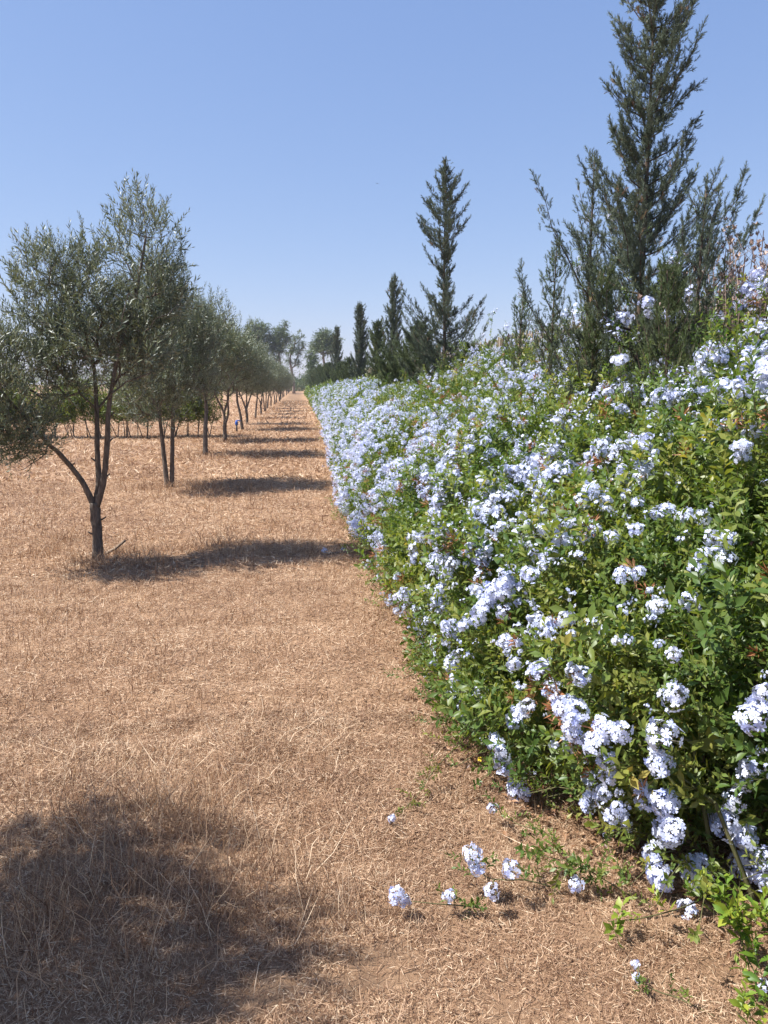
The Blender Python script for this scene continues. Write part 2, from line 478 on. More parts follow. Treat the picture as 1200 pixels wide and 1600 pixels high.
def cluster_tpl(seed, nf=24, R=0.045, fr=0.0135, full=True, tubes=True, elong=1.0):
    """dome of flowers; +Y is its axis"""
    r = np.random.default_rng(seed); ac = Acc()
    for k in range(nf):
        g = (k + .5) / nf
        ph = math.acos(1 - 1.35 * g); a = k * 2.39996 + r.normal() * .25
        d = np.array([math.sin(ph) * math.cos(a), math.cos(ph) * 1.0, math.sin(ph) * math.sin(a)])
        rr = R * r.uniform(.78, 1.15)
        p = d * rr * np.array([1, .8 * elong, 1])
        n = nrm(d + r.normal(size=3) * .3)
        V, F = flower_disc(fr * r.uniform(.85, 1.15), full)
        M = rotmat(np.cross(n, r.normal(size=3)), n)
        ac.add(V @ M.T + p, F, np.clip(r.normal(.55, .25), 0, 1), 0)
        if tubes:
            frusta(ac, np.array([[0, -R * .35, 0] + d * R * .15]), np.array([p]), .0016, .0009, 3, 1, np.array([r.random()]))
    if tubes:
        frusta(ac, np.array([[0, -R * 1.7, 0]]), np.array([[0, -R * .2, 0]]), .0015, .002, 4, 1, np.array([.2]))
    return ac.get()

def loose_tpl(seed, nf=10, R=.042, fr=.0145, full=True):
    r = np.random.default_rng(seed); ac = Acc()
    sk = r.normal(size=3) * .5
    for k in range(nf):
        d = nrm(r.normal(size=3) * np.array([1, .7, 1]) + [0, .7, 0] + sk * .6)
        p = d * R * r.uniform(.5, 1.5) + sk * .012; n = nrm(d + r.normal(size=3) * .5)
        V, F = flower_disc(fr * r.uniform(.6, 1.1), full)
        ac.add(V @ rotmat(np.cross(n, r.normal(size=3)), n).T + p, F, np.clip(r.normal(.5, .28), 0, 1), 0)
        if full: frusta(ac, np.array([[0, -R * .4, 0]]), np.array([p]), .0014, .0009, 3, 1, np.array([r.random()]))
    return ac.get()

def seed_tpl(seed):
    r = np.random.default_rng(seed); ac = Acc()
    for k in range(22):
        d = nrm(r.normal(size=3) + [0, .9, 0])
        V, F = thin_leaf(r.uniform(.018, .034), .005)
        ac.add(V @ rotmat(d, r.normal(size=3)).T + d * r.uniform(0, .018), F, r.random(), 0)
    return ac.get()

SPRIG = [sprig_tpl(i, nl=11, L=.13, ll=.044, lw=.0185) for i in range(5)]
SPRIGL = [sprig_tpl(30 + i, nl=9, L=.12, ll=.062, lw=.027) for i in range(3)]
SPRIGF = [sprig_tpl(50 + i, nl=8, L=.22, ll=.085, lw=.036, stem=False, thin=True) for i in range(3)]
CLUS = [cluster_tpl(i, nf=26, fr=.0158, elong=[1, 1.3, .8, 1][i]) for i in range(4)]
CLUSM = [cluster_tpl(10 + i, nf=16, fr=.0165, full=False, tubes=False) for i in range(3)]
CLUSF = [cluster_tpl(20 + i, nf=9, R=.05, fr=.024, full=False, tubes=False) for i in range(3)]
LOOSE = [loose_tpl(i, [8, 12, 6][i]) for i in range(3)]
LOOSEM = [loose_tpl(10 + i, [7, 10, 5][i], fr=.018, full=False) for i in range(3)]
CLUSM += LOOSEM
CLUSF += [loose_tpl(20 + i, 5, .055, .026, False) for i in range(2)]
SEED = [seed_tpl(i) for i in range(3)]

# ------------------------------------------------------------------ hedge
def hedge_sample(n, y0, y1, s0=0.0, s1=1.0, ypow=1.0):
    u = rng.random(n) ** ypow
    return hedge_surf(y0 + (y1 - y0) * u, s0 + (s1 - s0) * rng.random(n))

def jit(D, a): return nrm(D + rng.normal(size=D.shape) * a)

def flower_weight(P):
    Y, X, Z = P[:, 1], P[:, 0], P[:, 2]
    lat = (X - hedge_x0(Y))
    far = np.clip((Y - 5.5) / 4, 0, 1)
    face = np.exp(-(np.maximum(lat, 0) / 1.15) ** 2)
    near_top = np.clip((X - 1.75) / .5, 0, 1)
    wn = .16 + .95 * np.clip((Z - .85) / .3, 0, 1) + .9 * near_top + .35 * (lat < .3) + .25 * np.clip((Y - 3.2) / 1.5, 0, 1)
    wf = .30 + .45 * np.clip((Y - 15) / 10, 0, 1) + .9 * face
    cl = np.clip(.62 + 1.0 * wob(P, .7, 5) + .7 * wob(P, 2.2, 13), .04, 1.8)
    return (wn * (1 - far) + wf * far) * cl

hedge = empty('flowering_hedge', (1.6, 3, 0), 'long sprawling green hedge covered in pale blue flower clusters along the path', 'hedge')
HO = np.array([1.6, 3, 0])
def hlink(name, acc, mats, parent=hedge, **k):
    me = acc.mesh(name, mats, **k)
    o = link(name, me, parent)
    o.matrix_parent_inverse = mathutils.Matrix.Translation((-HO[0], -HO[1], -HO[2]))
    return o

fol = Acc()
for (y0, y1, n, T, sc, dep) in [(-1.5, 1.3, 1500, SPRIG, 1.3, .3), (1.2, 4.2, 12000, SPRIG, .93, .30), (4.2, 8.5, 13500, SPRIG, 1.0, .34),
                                (8.5, 18, 13000, SPRIGF, .8, .35), (18, 45, 16000, SPRIGF, 1.25, .4), (45, 115, 11000, SPRIGF, 2.2, .4)]:
    P, N = hedge_sample(n, y0, y1)
    dpt = rng.random(n) ** 1.2 * dep + .07 * max(1, sc * 1.7 if T is SPRIGF else 1)
    P = P - N * dpt[:, None]
    P[:, 2] = np.maximum(P[:, 2], .02 + .05 * rng.random(n))
    D = jit(N * .75 + np.array([-.05, 0, .5]), .42)
    q = rng.integers(0, len(T), n)
    for k in range(len(T)):
        m = q == k
        inst(fol, T[k], D[m], rdir(m.sum()), P[m], sc * rng.uniform(.75, 1.2, m.sum()), None, .45)
# larger leaves in patches of the near side
P, N = hedge_sample(2600, 1.4, 6)
m = wob(P, .9, 9) > .15; P, N = P[m], N[m]
for k in range(3):
    s = slice(k, None, 3)
    inst(fol, SPRIGL[k], jit(N[s] + np.array([0, 0, .4]), .35), rdir(len(P[s])), P[s] + N[s] * .02, rng.uniform(.8, 1.15, len(P[s])))
# inner leaves, deep in the hedge, that close it
n = 26000
P, N = hedge_sample(n, -1, 115, .05, 1, 1.8)
P = P - N * rng.uniform(.38, .68, n)[:, None]; P[:, 2] = np.maximum(P[:, 2], .05)
scl = np.interp(P[:, 1], [0, 10, 60, 115], [1.3, 1.6, 3, 4])
inst(fol, SPRIGF[0], jit(N, .8), rdir(n), P, scl)
# arching shoots above the ridge
sh = Acc()
n = 300
Yr = np.concatenate([rng.uniform(2.5, 14, 170), rng.uniform(14, 60, 130)])
P, N = hedge_surf(Yr, rng.uniform(.55, .95, n))
for i in range(n):
    L = rng.uniform(.15, .42); d = nrm(N[i] * .6 + np.array([rng.normal() * .3, rng.normal() * .5, .9]))
    p = np.array([P[i] + d * L * t + np.array([0, 0, -.25 * L * t * t]) for t in np.linspace(-.3, 1, 5)])
    tube(fol, p, np.linspace(.003, .0015, 5), 4, 1, .5, False)
    k = rng.integers(0, 5); q = p[[1, 2, 3, 4]]
    inst(fol, SPRIG[k], jit(np.tile(d, (4, 1)), .4), rdir(4), q, rng.uniform(.7, 1, 4))

# ragged foot: runners and low sprays that spill over the straw
n = 150
Yf = 1.9 + 8.5 * rng.random(n) ** 1.4
for i in range(n):
    L = rng.uniform(.12, .42); d = nrm(np.array([-1, rng.normal() * .7, .25])); b = np.array([hedge_x0(Yf[i]) + .12, Yf[i], .05])
    t_ = np.linspace(0, 1, 5); p = b + d[None] * (L * t_)[:, None]; p[:, 2] = .04 + .12 * np.sin(t_ * 2.4) * L / .4 + .01
    tube(fol, p, np.linspace(.003, .0015, 5), 4, 1, .5, False)
    for k in range(4): inst(fol, SPRIG[(i + k) % 5], jit((d + [0, 0, .5])[None], .5), rdir(1), p[k + 1][None], rng.uniform(.45, .85, 1))

# woody stems
st = Acc()
n = 700
Ys = np.concatenate([rng.uniform(.8, 10, 420), rng.uniform(10, 60, 280)])
P, N = hedge_surf(Ys, rng.uniform(.1, .9, n)); P = P - N * .1
B = P.copy(); B[:, 0] = np.clip(hedge_x0(P[:, 1]) + .3 + (P[:, 0] - hedge_x0(P[:, 1])) * .5, 0, 3.2); B[:, 1] += rng.normal(size=n) * .25; B[:, 2] = -.02
Mi = (B + P) / 2 + np.array([.1, 0, .15]) * 1.0 + rng.normal(size=(n, 3)) * .06
frusta(st, B, Mi, .009, .006, 4); frusta(st, Mi, P, .006, .003, 4)
hlink('stem', st, [M_twig])

# flowers: hand-read near clusters (photo pixel) + clumped fill
gy, gs = np.meshgrid(np.linspace(1.2, 9, 500), np.linspace(0, .97, 220))
SP, SN = hedge_surf(gy.ravel(), gs.ravel())
su, sv, sz = project(SP)
def on_hedge(u, v):
    m = (np.abs(su - u) < 9) & (np.abs(sv - v) < 9)
    if not m.any():
        m = (np.abs(su - u) < 30) & (np.abs(sv - v) < 30)
        if not m.any(): return None
    idx = np.where(m)[0]; i = idx[np.argmin(sz[idx])]
    return SP[i], SN[i]
NEAR = [(820, 1235, 1.0), (800, 1165, 1.0), (818, 1130, .9), (840, 1105, .8), (808, 1190, 1.1), (785, 945, 1.2), (770, 960, 1), (800, 925, .9), (832, 940, .8), (895, 1115, .9), (965, 1155, 1.0),
        (925, 1070, .8), (860, 1065, .7), (950, 1180, .9), (970, 1225, .8), (1120, 1250, 1.1), (1080, 1185, 1.3), (1065, 1200, 1), (1078, 1322, 1.1), (1058, 1265, 1.1), (1160, 1290, 1.1), (1045, 1380, 1.2), (1065, 1360, 1.1),
        (1140, 1350, 1.2), (1165, 1365, 1.2), (1185, 1305, 1.1), (1196, 1140, 1.1), (1180, 1260, .9), (1095, 905, .8), (1075, 855, .8), (1140, 890, .8), (1055, 930, .5), (930, 880, .8), (900, 890, .6), (1010, 840, .7), (1000, 1010, .5),
        (1055, 1015, .4), (870, 1000, .5), (985, 965, .5), (940, 1175, .8), (1095, 1120, .6), (1070, 1120, .6), (935, 775, .9), (890, 830, .8), (1020, 815, .8), (650, 870, .9), (640, 885, .8), (625, 895, .7), (655, 855, .8), (660, 945, .5),
        (668, 1055, .6), (690, 1000, .5), (745, 1040, .5), (755, 1010, .4), (705, 975, .5), (1195, 1390, .8), (1190, 1215, .8), (985, 1010, .4), (880, 1160, .5), (750, 885, .6), (700, 900, .6), (600, 895, .6), (730, 1000, .5)]
cl = []   # (pos, dir, scale)
for (u, v, s) in NEAR:
    h = on_hedge(u, v)
    if h is None: continue
    p, nn = h
    cl.append((p + nn * .055, nrm(nn + np.array([-.15, -.25, .35]) + rng.normal(size=3) * .15), s))
    for _ in range(1 if s > .85 else 0):
        off = rng.normal(size=3) * .05; off -= nn * (off @ nn)
        cl.append((p + off + nn * .04, nrm(nn + np.array([-.1, -.2, .3]) + rng.normal(size=3) * .25), s * .85))
P, N = hedge_sample(11000, 1.6, 7.5)
keep = rng.random(len(P)) < flower_weight(P) * .5
low = (P[:, 2] < .12)
for p, nn in zip(P[keep & ~low], N[keep & ~low]):
    cl.append((p + nn * rng.uniform(.0, .07), nrm(nn + np.array([0, 0, .4]) + rng.normal(size=3) * .3), rng.uniform(.3, .95)))
CLIMB = [(925, 335, 2.35), (968, 342, 2.4), (1002, 362, 2.45), (880, 497, 2.2), (905, 492, 2.2), (980, 490, 2.3), (975, 562, 2.1), (1060, 400, 2.6), (915, 420, 2.3), (960, 505, 2.2), (1040, 415, 2.5),
         (1080, 470, 2.6), (1015, 480, 2.3), (770, 492, 2.9), (815, 462, 2.8), (852, 540, 2.5), (838, 520, 2.6), (925, 452, 2.4), (790, 510, 2.9), (1115, 500, 2.8), (985, 520, 2.2), (1150, 470, 3.0), (1045, 500, 2.4)]
for (u, v, X) in CLIMB:
    p = atX(u, v, X)
    b = p + np.array([rng.uniform(-.1, .3), rng.normal() * .15, -rng.uniform(.5, .9)])
    pt = catmull([b, (b + p) / 2 + rng.normal(size=3) * .05, p])
    tube(fol, pt, np.linspace(.003, .0015, len(pt)), 4, 1, .5, False)
    q = pt[rng.integers(0, len(pt), 12)]
    for k in range(3): inst(fol, SPRIG[k], jit(np.tile(nrm(p - b), (4, 1)), .6), rdir(4), q[k::3], rng.uniform(.6, .9, 4))
    for j in range(2): cl.append((p + rng.normal(size=3) * .03, nrm(np.array([-.3, -.4, .8]) + rng.normal(size=3) * .2), rng.uniform(.8, 1.15)))
CP = np.array([c[0] for c in cl]); CD = np.array([c[1] for c in cl]); CS = np.array([c[2] for c in cl])
cu, cv, cz = project(CP)
inview = (cz > .5) & (cu > 0) & (cu < 1200) & (cv > 0) & (cv < 1600)
CS = CS * np.where(CP[:, 1] < 3.2, .88, 1)
size = np.where(inview, CS / cz, 0)
top = np.argsort(-size)[:100]
CME = []
for k in range(7):
    a = Acc(); a.add(*(CLUS + LOOSE)[k]); CME.append(a.mesh('flower_cluster', [M_petal, M_calyx]))
def place(o, p, d, s, parent_off=HO):
    M = rotmat(d, rng.normal(size=3))
    o.matrix_local = mathutils.Matrix.Translation(tuple(p - parent_off)) @ mathutils.Matrix(M.tolist()).to_4x4() @ mathutils.Matrix.Scale(float(s), 4)
for i in top:
    o = link('flower_cluster', CME[rng.integers(0, 4) if CS[i] > .62 else rng.integers(0, 7)], hedge)
    place(o, CP[i], CD[i], CS[i])
rest = np.setdiff1d(np.arange(len(cl)), top)
fl = Acc()
nearr = rest[cz[rest] < 5.5]; midr = rest[cz[rest] >= 5.5]
ALLC = CLUS + LOOSE + LOOSE
for k in range(10):
    s = nearr[k::10]; inst(fl, ALLC[k], CD[s], rdir(len(s)), CP[s], CS[s], None, .6)
for k in range(6):
    s = midr[k::6]; inst(fl, CLUSM[k], CD[s], rdir(len(s)), CP[s], CS[s], None, .6)
for (y0, y1, n, T, sc, dens) in [(7.2, 14, 8500, CLUSM, .8, .66), (14, 34, 17000, CLUSF, .78, .7), (34, 60, 13000, CLUSF, 1.15, .8), (60, 115, 13000, CLUSF, 1.8, .9)]:
    P, N = hedge_sample(n, y0, y1, .02, .97)
    kp = (rng.random(n) < flower_weight(P) * dens) & (P[:, 2] > .1)
    P, N = P[kp], N[kp]; n = len(P)
    D = jit(N + np.array([-.1, -.15, .35]), .25)
    for k in range(len(T)):
        s = slice(k, None, len(T)); m = len(P[s])
        inst(fl, T[k], D[s], rdir(m), P[s] + N[s] * (rng.uniform(.0, .08, m) * max(1, sc))[:, None], sc * rng.uniform(.55, 1.15, m), None, .6)
# flowers on shoots over the ridge
n = 150
P, N = hedge_surf(rng.uniform(3, 16, n), rng.uniform(.8, .97, n))
P[:, 2] += rng.random(n) * .28
inst(fl, CLUSM[0], jit(np.tile([0, 0, 1.], (n, 1)), .3), rdir(n), P, rng.uniform(.5, .9, n), None, .6)
hlink('foliage', fol, [M_leaf, M_twig])
o = hlink('flower_mass', fl, [M_petal, M_calyx]); tag(o, kind='stuff')
# dried, rust coloured flower heads
sd_ = Acc()
P, N = hedge_sample(4200, 1.5, 12, .08, .97)
kp = rng.random(4200) < np.clip(.12 + .8 * wob(P, .9, 15), 0, 1) * .6
P, N = P[kp], N[kp]
for k in range(3):
    s = slice(k, None, 3); m = len(P[s])
    inst(sd_, SEED[k], jit(N[s], .3), rdir(m), P[s] + N[s] * .03, rng.uniform(.8, 1.7, m))
o = hlink('dry_flower_head', sd_, [M_seed]); tag(o, 'small rust brown dried flower heads', kind='stuff')

# ------------------------------------------------------------------ olive trees
OTW = [sprig_tpl(70 + i, nl=18, L=.24, ll=.062, lw=.0125, spread=.62, thin=True, stemr=.0014) for i in range(4)]
OTW2 = [sprig_tpl(80 + i, nl=13, L=.26, ll=.082, lw=.019, spread=.62, thin=True, stem=False) for i in range(3)]

def lobes_points(lobes, n, shell=.25):
    vol = np.array([l[3] * l[4] * l[5] for l in lobes]); pr = vol ** .8 / (vol ** .8).sum()
    k = rng.choice(len(lobes), n, p=pr)
    L = np.array(lobes)[k]
    d = rdir(n) * (rng.random(n) ** (1 / (3 - 2 * shell)))[:, None]
    return L[:, :3] + d * L[:, 3:6], d

def olive_crown(lobes, base, ntw, T, sc=1.0, gap=.3, up=.75):
    P, d = lobes_points(lobes, ntw)
    keep = wob(P, 1.3, 2) > -gap * 1.6
    P, d = P[keep], d[keep]; n = len(P)
    D = nrm(d * .65 + np.array([0, 0, up]) + rng.normal(size=(n, 3)) * .38)
    ac = Acc(); q = rng.integers(0, len(T), n)
    for k in range(len(T)):
        m = q == k
        inst(ac, T[k], D[m], rdir(m.sum()), P[m] - D[m] * .1, sc * rng.uniform(.7, 1.15, m.sum()), np.clip(rng.normal(.45, .2, m.sum()), 0, .92), .55)
    return ac, P - D * .1

def topsprays(ac, pts, T, nper=5):
    """upright shoots that break the outline"""
    for p in pts:
        d = nrm(np.array([rng.normal() * .12, rng.normal() * .12, 1.]))
        for j in range(nper):
            inst(ac, T[j % len(T)], jit(d[None], .15), rdir(1), (p + d * (j * .055 - .12))[None], .85 - .07 * j, np.array([.4]), .5)

# first olive, read from the photo
OY = 7.0
b1 = gpt(153, 876); OY = b1[1]
t1 = empty('olive_tree', b1, 'nearest olive tree, forked into three limbs, with a leaning grey stick at its foot', 'tree', 'olive trees in the row')
def p1(u, v, dy=0.0): return atY(u, v, OY + dy) - b1
tr = Acc()
tube(tr, catmull([p1(154, 884) , p1(153, 860), p1(152, 830), p1(149, 800), p1(148, 785)]), np.interp(np.linspace(0, 1, 21), [0, .15, .5, 1], [.078, .052, .044, .047]), 10, rough=.05)
limbA = [p1(148, 795), p1(154, 755, .03), p1(152, 700, .06), p1(151, 640, .1), p1(146, 570, .15), p1(128, 500, .15), p1(110, 430, .15)]
limbB = [p1(150, 795), p1(162, 750, -.03), p1(167, 700, -.05), p1(171, 630, -.08), p1(186, 550, -.1), p1(212, 460, -.1), p1(228, 370, -.1)]
limbC = [p1(147, 790), p1(128, 752, -.05), p1(96, 712, -.15), p1(76, 694, -.22), p1(48, 660, -.3), p1(16, 628, -.35), p1(-20, 580, -.4)]
for l, r0 in ((limbA, .030), (limbB, .032), (limbC, .027)):
    c = catmull(l); tube(tr, c, np.linspace(r0, .010, len(c)), 8, rough=.06)
for (u, v, du) in [(147, 835, -9), (158, 812, 9), (110, 728, 8), (101, 716, -7), (164, 745, 9), (169, 690, 8), (150, 720, -7), (172, 650, 7)]:
    q = p1(u, v); tube(tr, [q, q + [du * .003, -.01, .012], q + [du * .0055, -.015, .03]], [.011, .008, .006], 6, rough=.1)
def lob(u, v, ru, rv, dy=0., ry=.6):
    c = p1(u, v, dy); k = OY / 1200
    return [*c, ru * k, ry, rv * k]
lobes1 = [lob(226, 415, 58, 112, 0, .5), lob(110, 480, 84, 92, .1, .65), lob(140, 432, 38, 58, .1, .4), lob(72, 430, 44, 60, 0, .4), lob(165, 545, 105, 58, 0, .7), lob(262, 470, 34, 50, 0, .35),
          lob(22, 615, 62, 100, -.45, .5), lob(-40, 600, 70, 90, -.4, .5), lob(40, 680, 48, 42, -.4, .35), lob(50, 520, 44, 46, -.1, .4), lob(85, 590, 60, 40, -.2, .4), lob(222, 540, 56, 62, .1, .5)]
cr, tw = olive_crown(lobes1, b1, 3500, OTW, 1.05, .17)
topsprays(cr, [p1(*q) for q in ((205, 330), (222, 325), (262, 348), (240, 340), (280, 395), (285, 425), (130, 375), (75, 390), (60, 400), (18, 450), (95, 400), (190, 345), (5, 545), (290, 460))], OTW)
skeleton(tr, [limbA[3], limbA[4], limbA[5], limbA[6], limbB[3], limbB[4], limbB[5], limbB[6], limbC[3], limbC[4], limbC[5], limbC[6]], tw[::4], .0018, .0095)
link('trunk', tr.mesh('trunk', [M_bark], True), t1)
link('crown', cr.mesh('crown', [M_olive, M_bark]), t1)

def make_olive(seed, double, ntw=2900, T=OTW2, sc=1.0, H=3.2, W=1.22, gap=.36):
    global rng
    keep = rng; rng = np.random.default_rng(seed)
    tr = Acc(); roots = []
    fork = rng.uniform(.35, .6)
    if double == 0:
        lean = rng.normal(size=2) * .05
        c = catmull([[0, 0, -.03], [lean[0] * .5, lean[1] * .5, .5], [lean[0] * 1.3, lean[1], 1.0], [lean[0], lean[1] * 2, 1.5], [.05, 0, 2.1]])
        tube(tr, c, np.linspace(.055, .018, len(c)), 8, rough=.05); roots = list(c[10:])
    elif double == 1:
        for s in (-1, 1):
            c = catmull([[s * .03, 0, -.03], [s * .06, .0, .5], [s * .09, .02 * s, 1.0], [s * .14, .05 * s, 1.5], [s * .3, .1 * s, 2.1]])
            tube(tr, c, np.linspace(.038, .014, len(c)), 8, rough=.05); roots += list(c[10:])
    else:
        c0 = catmull([[0, 0, -.03], [.01, 0, .3], [-.02, 0, fork + .1]]); tube(tr, c0, np.linspace(.058, .048, len(c0)), 9, rough=.05)
        for s, k in ((-1, 1.0), (1, .75), (.2, .3)):
            c = catmull([[-.02, 0, fork + .02], [s * .12 * k, rng.normal() * .04, fork + .35], [s * .32 * k, rng.normal() * .1, fork + .85], [s * .5 * k, rng.normal() * .15, fork + 1.4]])
            tube(tr, c, np.linspace(.036, .014, len(c)), 7, rough=.05); roots += list(c[6:])
    lobes = [[0, 0, H * .64, W * .62, W * .62, H * .28]]
    for k in range(8):
        a = k * 2.4 + rng.random(); q = rng.uniform(.45, .72) * W
        zc = H * rng.uniform(.42, .78)
        lobes.append([math.cos(a) * q, math.sin(a) * q, zc, W * rng.uniform(.32, .5), W * rng.uniform(.32, .5), H * rng.uniform(.11, .17)])
    lobes.append([rng.normal() * .1, rng.normal() * .1, H * .86, W * .42, W * .4, H * .13])
    cr, tw = olive_crown(lobes, None, ntw, T, sc, gap)
    topsprays(cr, [np.array([rng.normal() * .4, rng.normal() * .4, H * rng.uniform(.86, .98)]) for _ in range(9)], T)
    skeleton(tr, roots, tw[::6], .0024, .013)
    tm, cm = tr.mesh('trunk', [M_bark], True), cr.mesh('crown', [M_olive, M_bark])
    rng = keep
    return tm, cm
VAR = [make_olive(101, 1, 3600, OTW, 1.1), make_olive(102, 0), make_olive(103, 2), make_olive(104, 1), make_olive(105, 2), make_olive(106, 2, 3000, OTW, 1.0, 3.1, .98, .3)]
row = [  # base pixel u,v ; variant ; height scale ; rotation ; label
    (265, 762, 0, 1.06, 0.2, 'second olive tree of the row, standing on two thin parallel trunks'),
    (321, 712, 1, 1.1, 1.0, 'third olive tree of the row, one straight trunk with a low side branch'),
    (352, 690, 2, 1.07, 2.2, 'fourth olive tree of the row, trunk forking low, just before the blue tap post'),
    (379, 672, 1, 1.05, 3.0, 'fifth olive tree of the row, leaning thin trunk right beside the blue tap post')]
WORD = ['sixth', 'seventh', 'eighth', 'ninth', 'tenth', 'eleventh', 'twelfth']
def place_olive(p, v, s, rz, lab):
    e = empty('olive_tree', p, lab, 'tree', 'olive trees in the row', rz, (s, s, s))
    link('trunk', VAR[v][0], e); link('crown', VAR[v][1], e)
    return e
for (u, v, k, s, rz, lab) in row:
    place_olive(gpt(u, v), k, s, rz, lab)
yy = 26.9 + 5
for i in range(26):
    lab = (WORD[i] + ' olive tree of the row counting from the nearest, dull green on thin trunk') if i < 7 else 'distant olive tree near the far end of the row, crown merged with its neighbours'
    xx = -2.12 + rng.normal() * .07 + (-.1 if i > 10 else 0)
    place_olive((xx, yy + rng.normal() * .2, 0), [4, 1, 2, 3, 1][i % 5], rng.uniform(.86, 1.1), rng.random() * 6.3, lab)
    yy += 5.0
# the tree beside the photographer, whose shade falls on the near grass
e0 = place_olive((-2.2, 1.8, 0), 5, 1.0, 1.3, 'olive tree beside the camera, mostly seen by its broad shadow on the near grass')

# ------------------------------------------------------------------ cypresses
def spray_tpl(seed, nb=15, L=.13, bl=.045, wd=.0035, ang=.75):
    r = np.random.default_rng(seed); ac = Acc()
    P0, P1 = [[0, 0, 0]], [[0, L, 0]]
    for k in range(nb):
        t = .05 + .85 * k / nb; a = r.random() * 2 * PI
        d = nrm(np.array([math.cos(a) * ang, 1, math.sin(a) * ang])); l = bl * r.uniform(.6, 1.25) * (1.15 - .6 * t)
        P0.append([0, t * L, 0]); P1.append(list(np.array([0, t * L, 0]) + d * l))
    P0, P1 = np.array(P0, float), np.array(P1, float)
    frusta(ac, P0, P1, wd, wd * .35, 3, 0, np.clip(r.normal(.5, .25, len(P0)), 0, 1))
    return ac.get()
CSP = [spray_tpl(i, nb=22, L=.11, bl=.040, wd=.0026, ang=.8) for i in range(4)]
CSP2 = [spray_tpl(10 + i, nb=18, L=.17, bl=.065, wd=.0042, ang=.7) for i in range(3)]

def make_cypress(seed, H, env, nb, dens, T, scl=1.0, up=1.0, mat=None, gap=.25, brown=.92, wander=1.0, lmax=1.3):
    """env: list of (z, half width)"""
    global rng
    keep = rng; rng = np.random.default_rng(seed)
    tr, cr = Acc(), Acc()
    c = catmull([[0, 0, -.03], [wander * rng.normal() * .03, 0, H * .3], [wander * rng.normal() * .05, wander * rng.normal() * .03, H * .65], [wander * rng.normal() * .03, 0, H]])
    lead_r = np.linspace(.01 + .0075 * H, .004, len(c)); tube(tr, c, lead_r, 7, rough=.04)
    ez, ew = np.array(env).T
    def centre(z): return np.array([np.interp(z, c[:, 2], c[:, 0]), np.interp(z, c[:, 2], c[:, 1]), z])
    P0s, P1s, r0s, r1s, SPt, SD, SS = [], [], [], [], [], [], []
    for b in range(nb):
        z = ez[0] + (H * .985 - ez[0]) * (b + rng.random()) / nb
        a = b * 2.4 + rng.normal() * .5
        L = np.interp(z + .12, ez, ew) * rng.uniform(.45, lmax) + .04
        out = np.array([math.cos(a), math.sin(a), 0])
        rise = up * rng.uniform(.75, 1.35)
        n = max(4, int(L / .07)); t = np.linspace(0, 1, n)
        pts = centre(z)[None] + out[None] * (L * t ** .8)[:, None] + np.array([0, 0, 1.])[None] * (L * rise * (t ** 1.55))[:, None]
        pts[1:] += rng.normal(size=(n - 1, 3)) * .012
        rr = np.linspace(.004 + .008 * L, .0015, n)
        P0s.append(pts[:-1]); P1s.append(pts[1:]); r0s.append(rr[:-1]); r1s.append(rr[1:])
        ns = int(L * dens * 2.0 * rng.uniform(.75, 1.2)) + 5
        tt = .08 + .92 * rng.random(ns) ** .85
        bp = np.stack([np.interp(tt, t, pts[:, k]) for k in range(3)], 1)
        td = nrm(pts[-1] - pts[-2])
        d = nrm(out * .3 + np.array([0, 0, .65]) + rng.normal(size=(ns, 3)) * .5 + td * .5)
        wdt = (.02 + .11 * np.sin(tt * PI) * min(1, L * 1.6))
        bp = bp + rng.normal(size=(ns, 3)) * wdt[:, None] * .3
        ok = wob(bp * np.array([1, 1, .8]) + seed, 1.4, 4) > -1.3 * (1 - gap)
        SPt.append(bp[ok]); SD.append(d[ok]); SS.append((1.0 - .35 * tt)[ok])
        # fine end shoot
        SPt.append(pts[-1:]); SD.append(td[None]); SS.append(np.array([1.15]))
        SPt.append(pts[-2:-1]); SD.append(td[None]); SS.append(np.array([1.0]))
    nl = int(H * 150); zz = rng.uniform(ez[0], H, nl)
    SPt.append(np.array([centre(z) for z in zz]) + rng.normal(size=(nl, 3)) * np.array([.035, .035, .01])); SD.append(nrm(rng.normal(size=(nl, 3)) * .6 + [0, 0, 1])); SS.append(np.full(nl, .75))
    SPt.append(np.array([centre(H)] * 2)); SD.append(np.array([[0, 0, 1], [.05, 0, 1.]])); SS.append(np.array([1.1, .9]))
    frusta(tr, np.concatenate(P0s), np.concatenate(P1s), np.concatenate(r0s), np.concatenate(r1s), 4)
    P, D, Sx = np.concatenate(SPt), np.concatenate(SD), np.concatenate(SS)
    q = rng.integers(0, len(T), len(P))
    for k in range(len(T)):
        m = q == k
        R = np.clip(rng.normal(.42, .17, m.sum()), 0, .88); R[rng.random(m.sum()) > brown + .065] = 1.3
        inst(cr, T[k], D[m], rdir(m.sum()), P[m], Sx[m] * scl * rng.uniform(.7, 1.15, m.sum()), R, .3)
    tm, cm = tr.mesh('trunk', [M_cbark], True), cr.mesh('crown', [mat or M_cyp])
    rng = keep
    return tm, cm

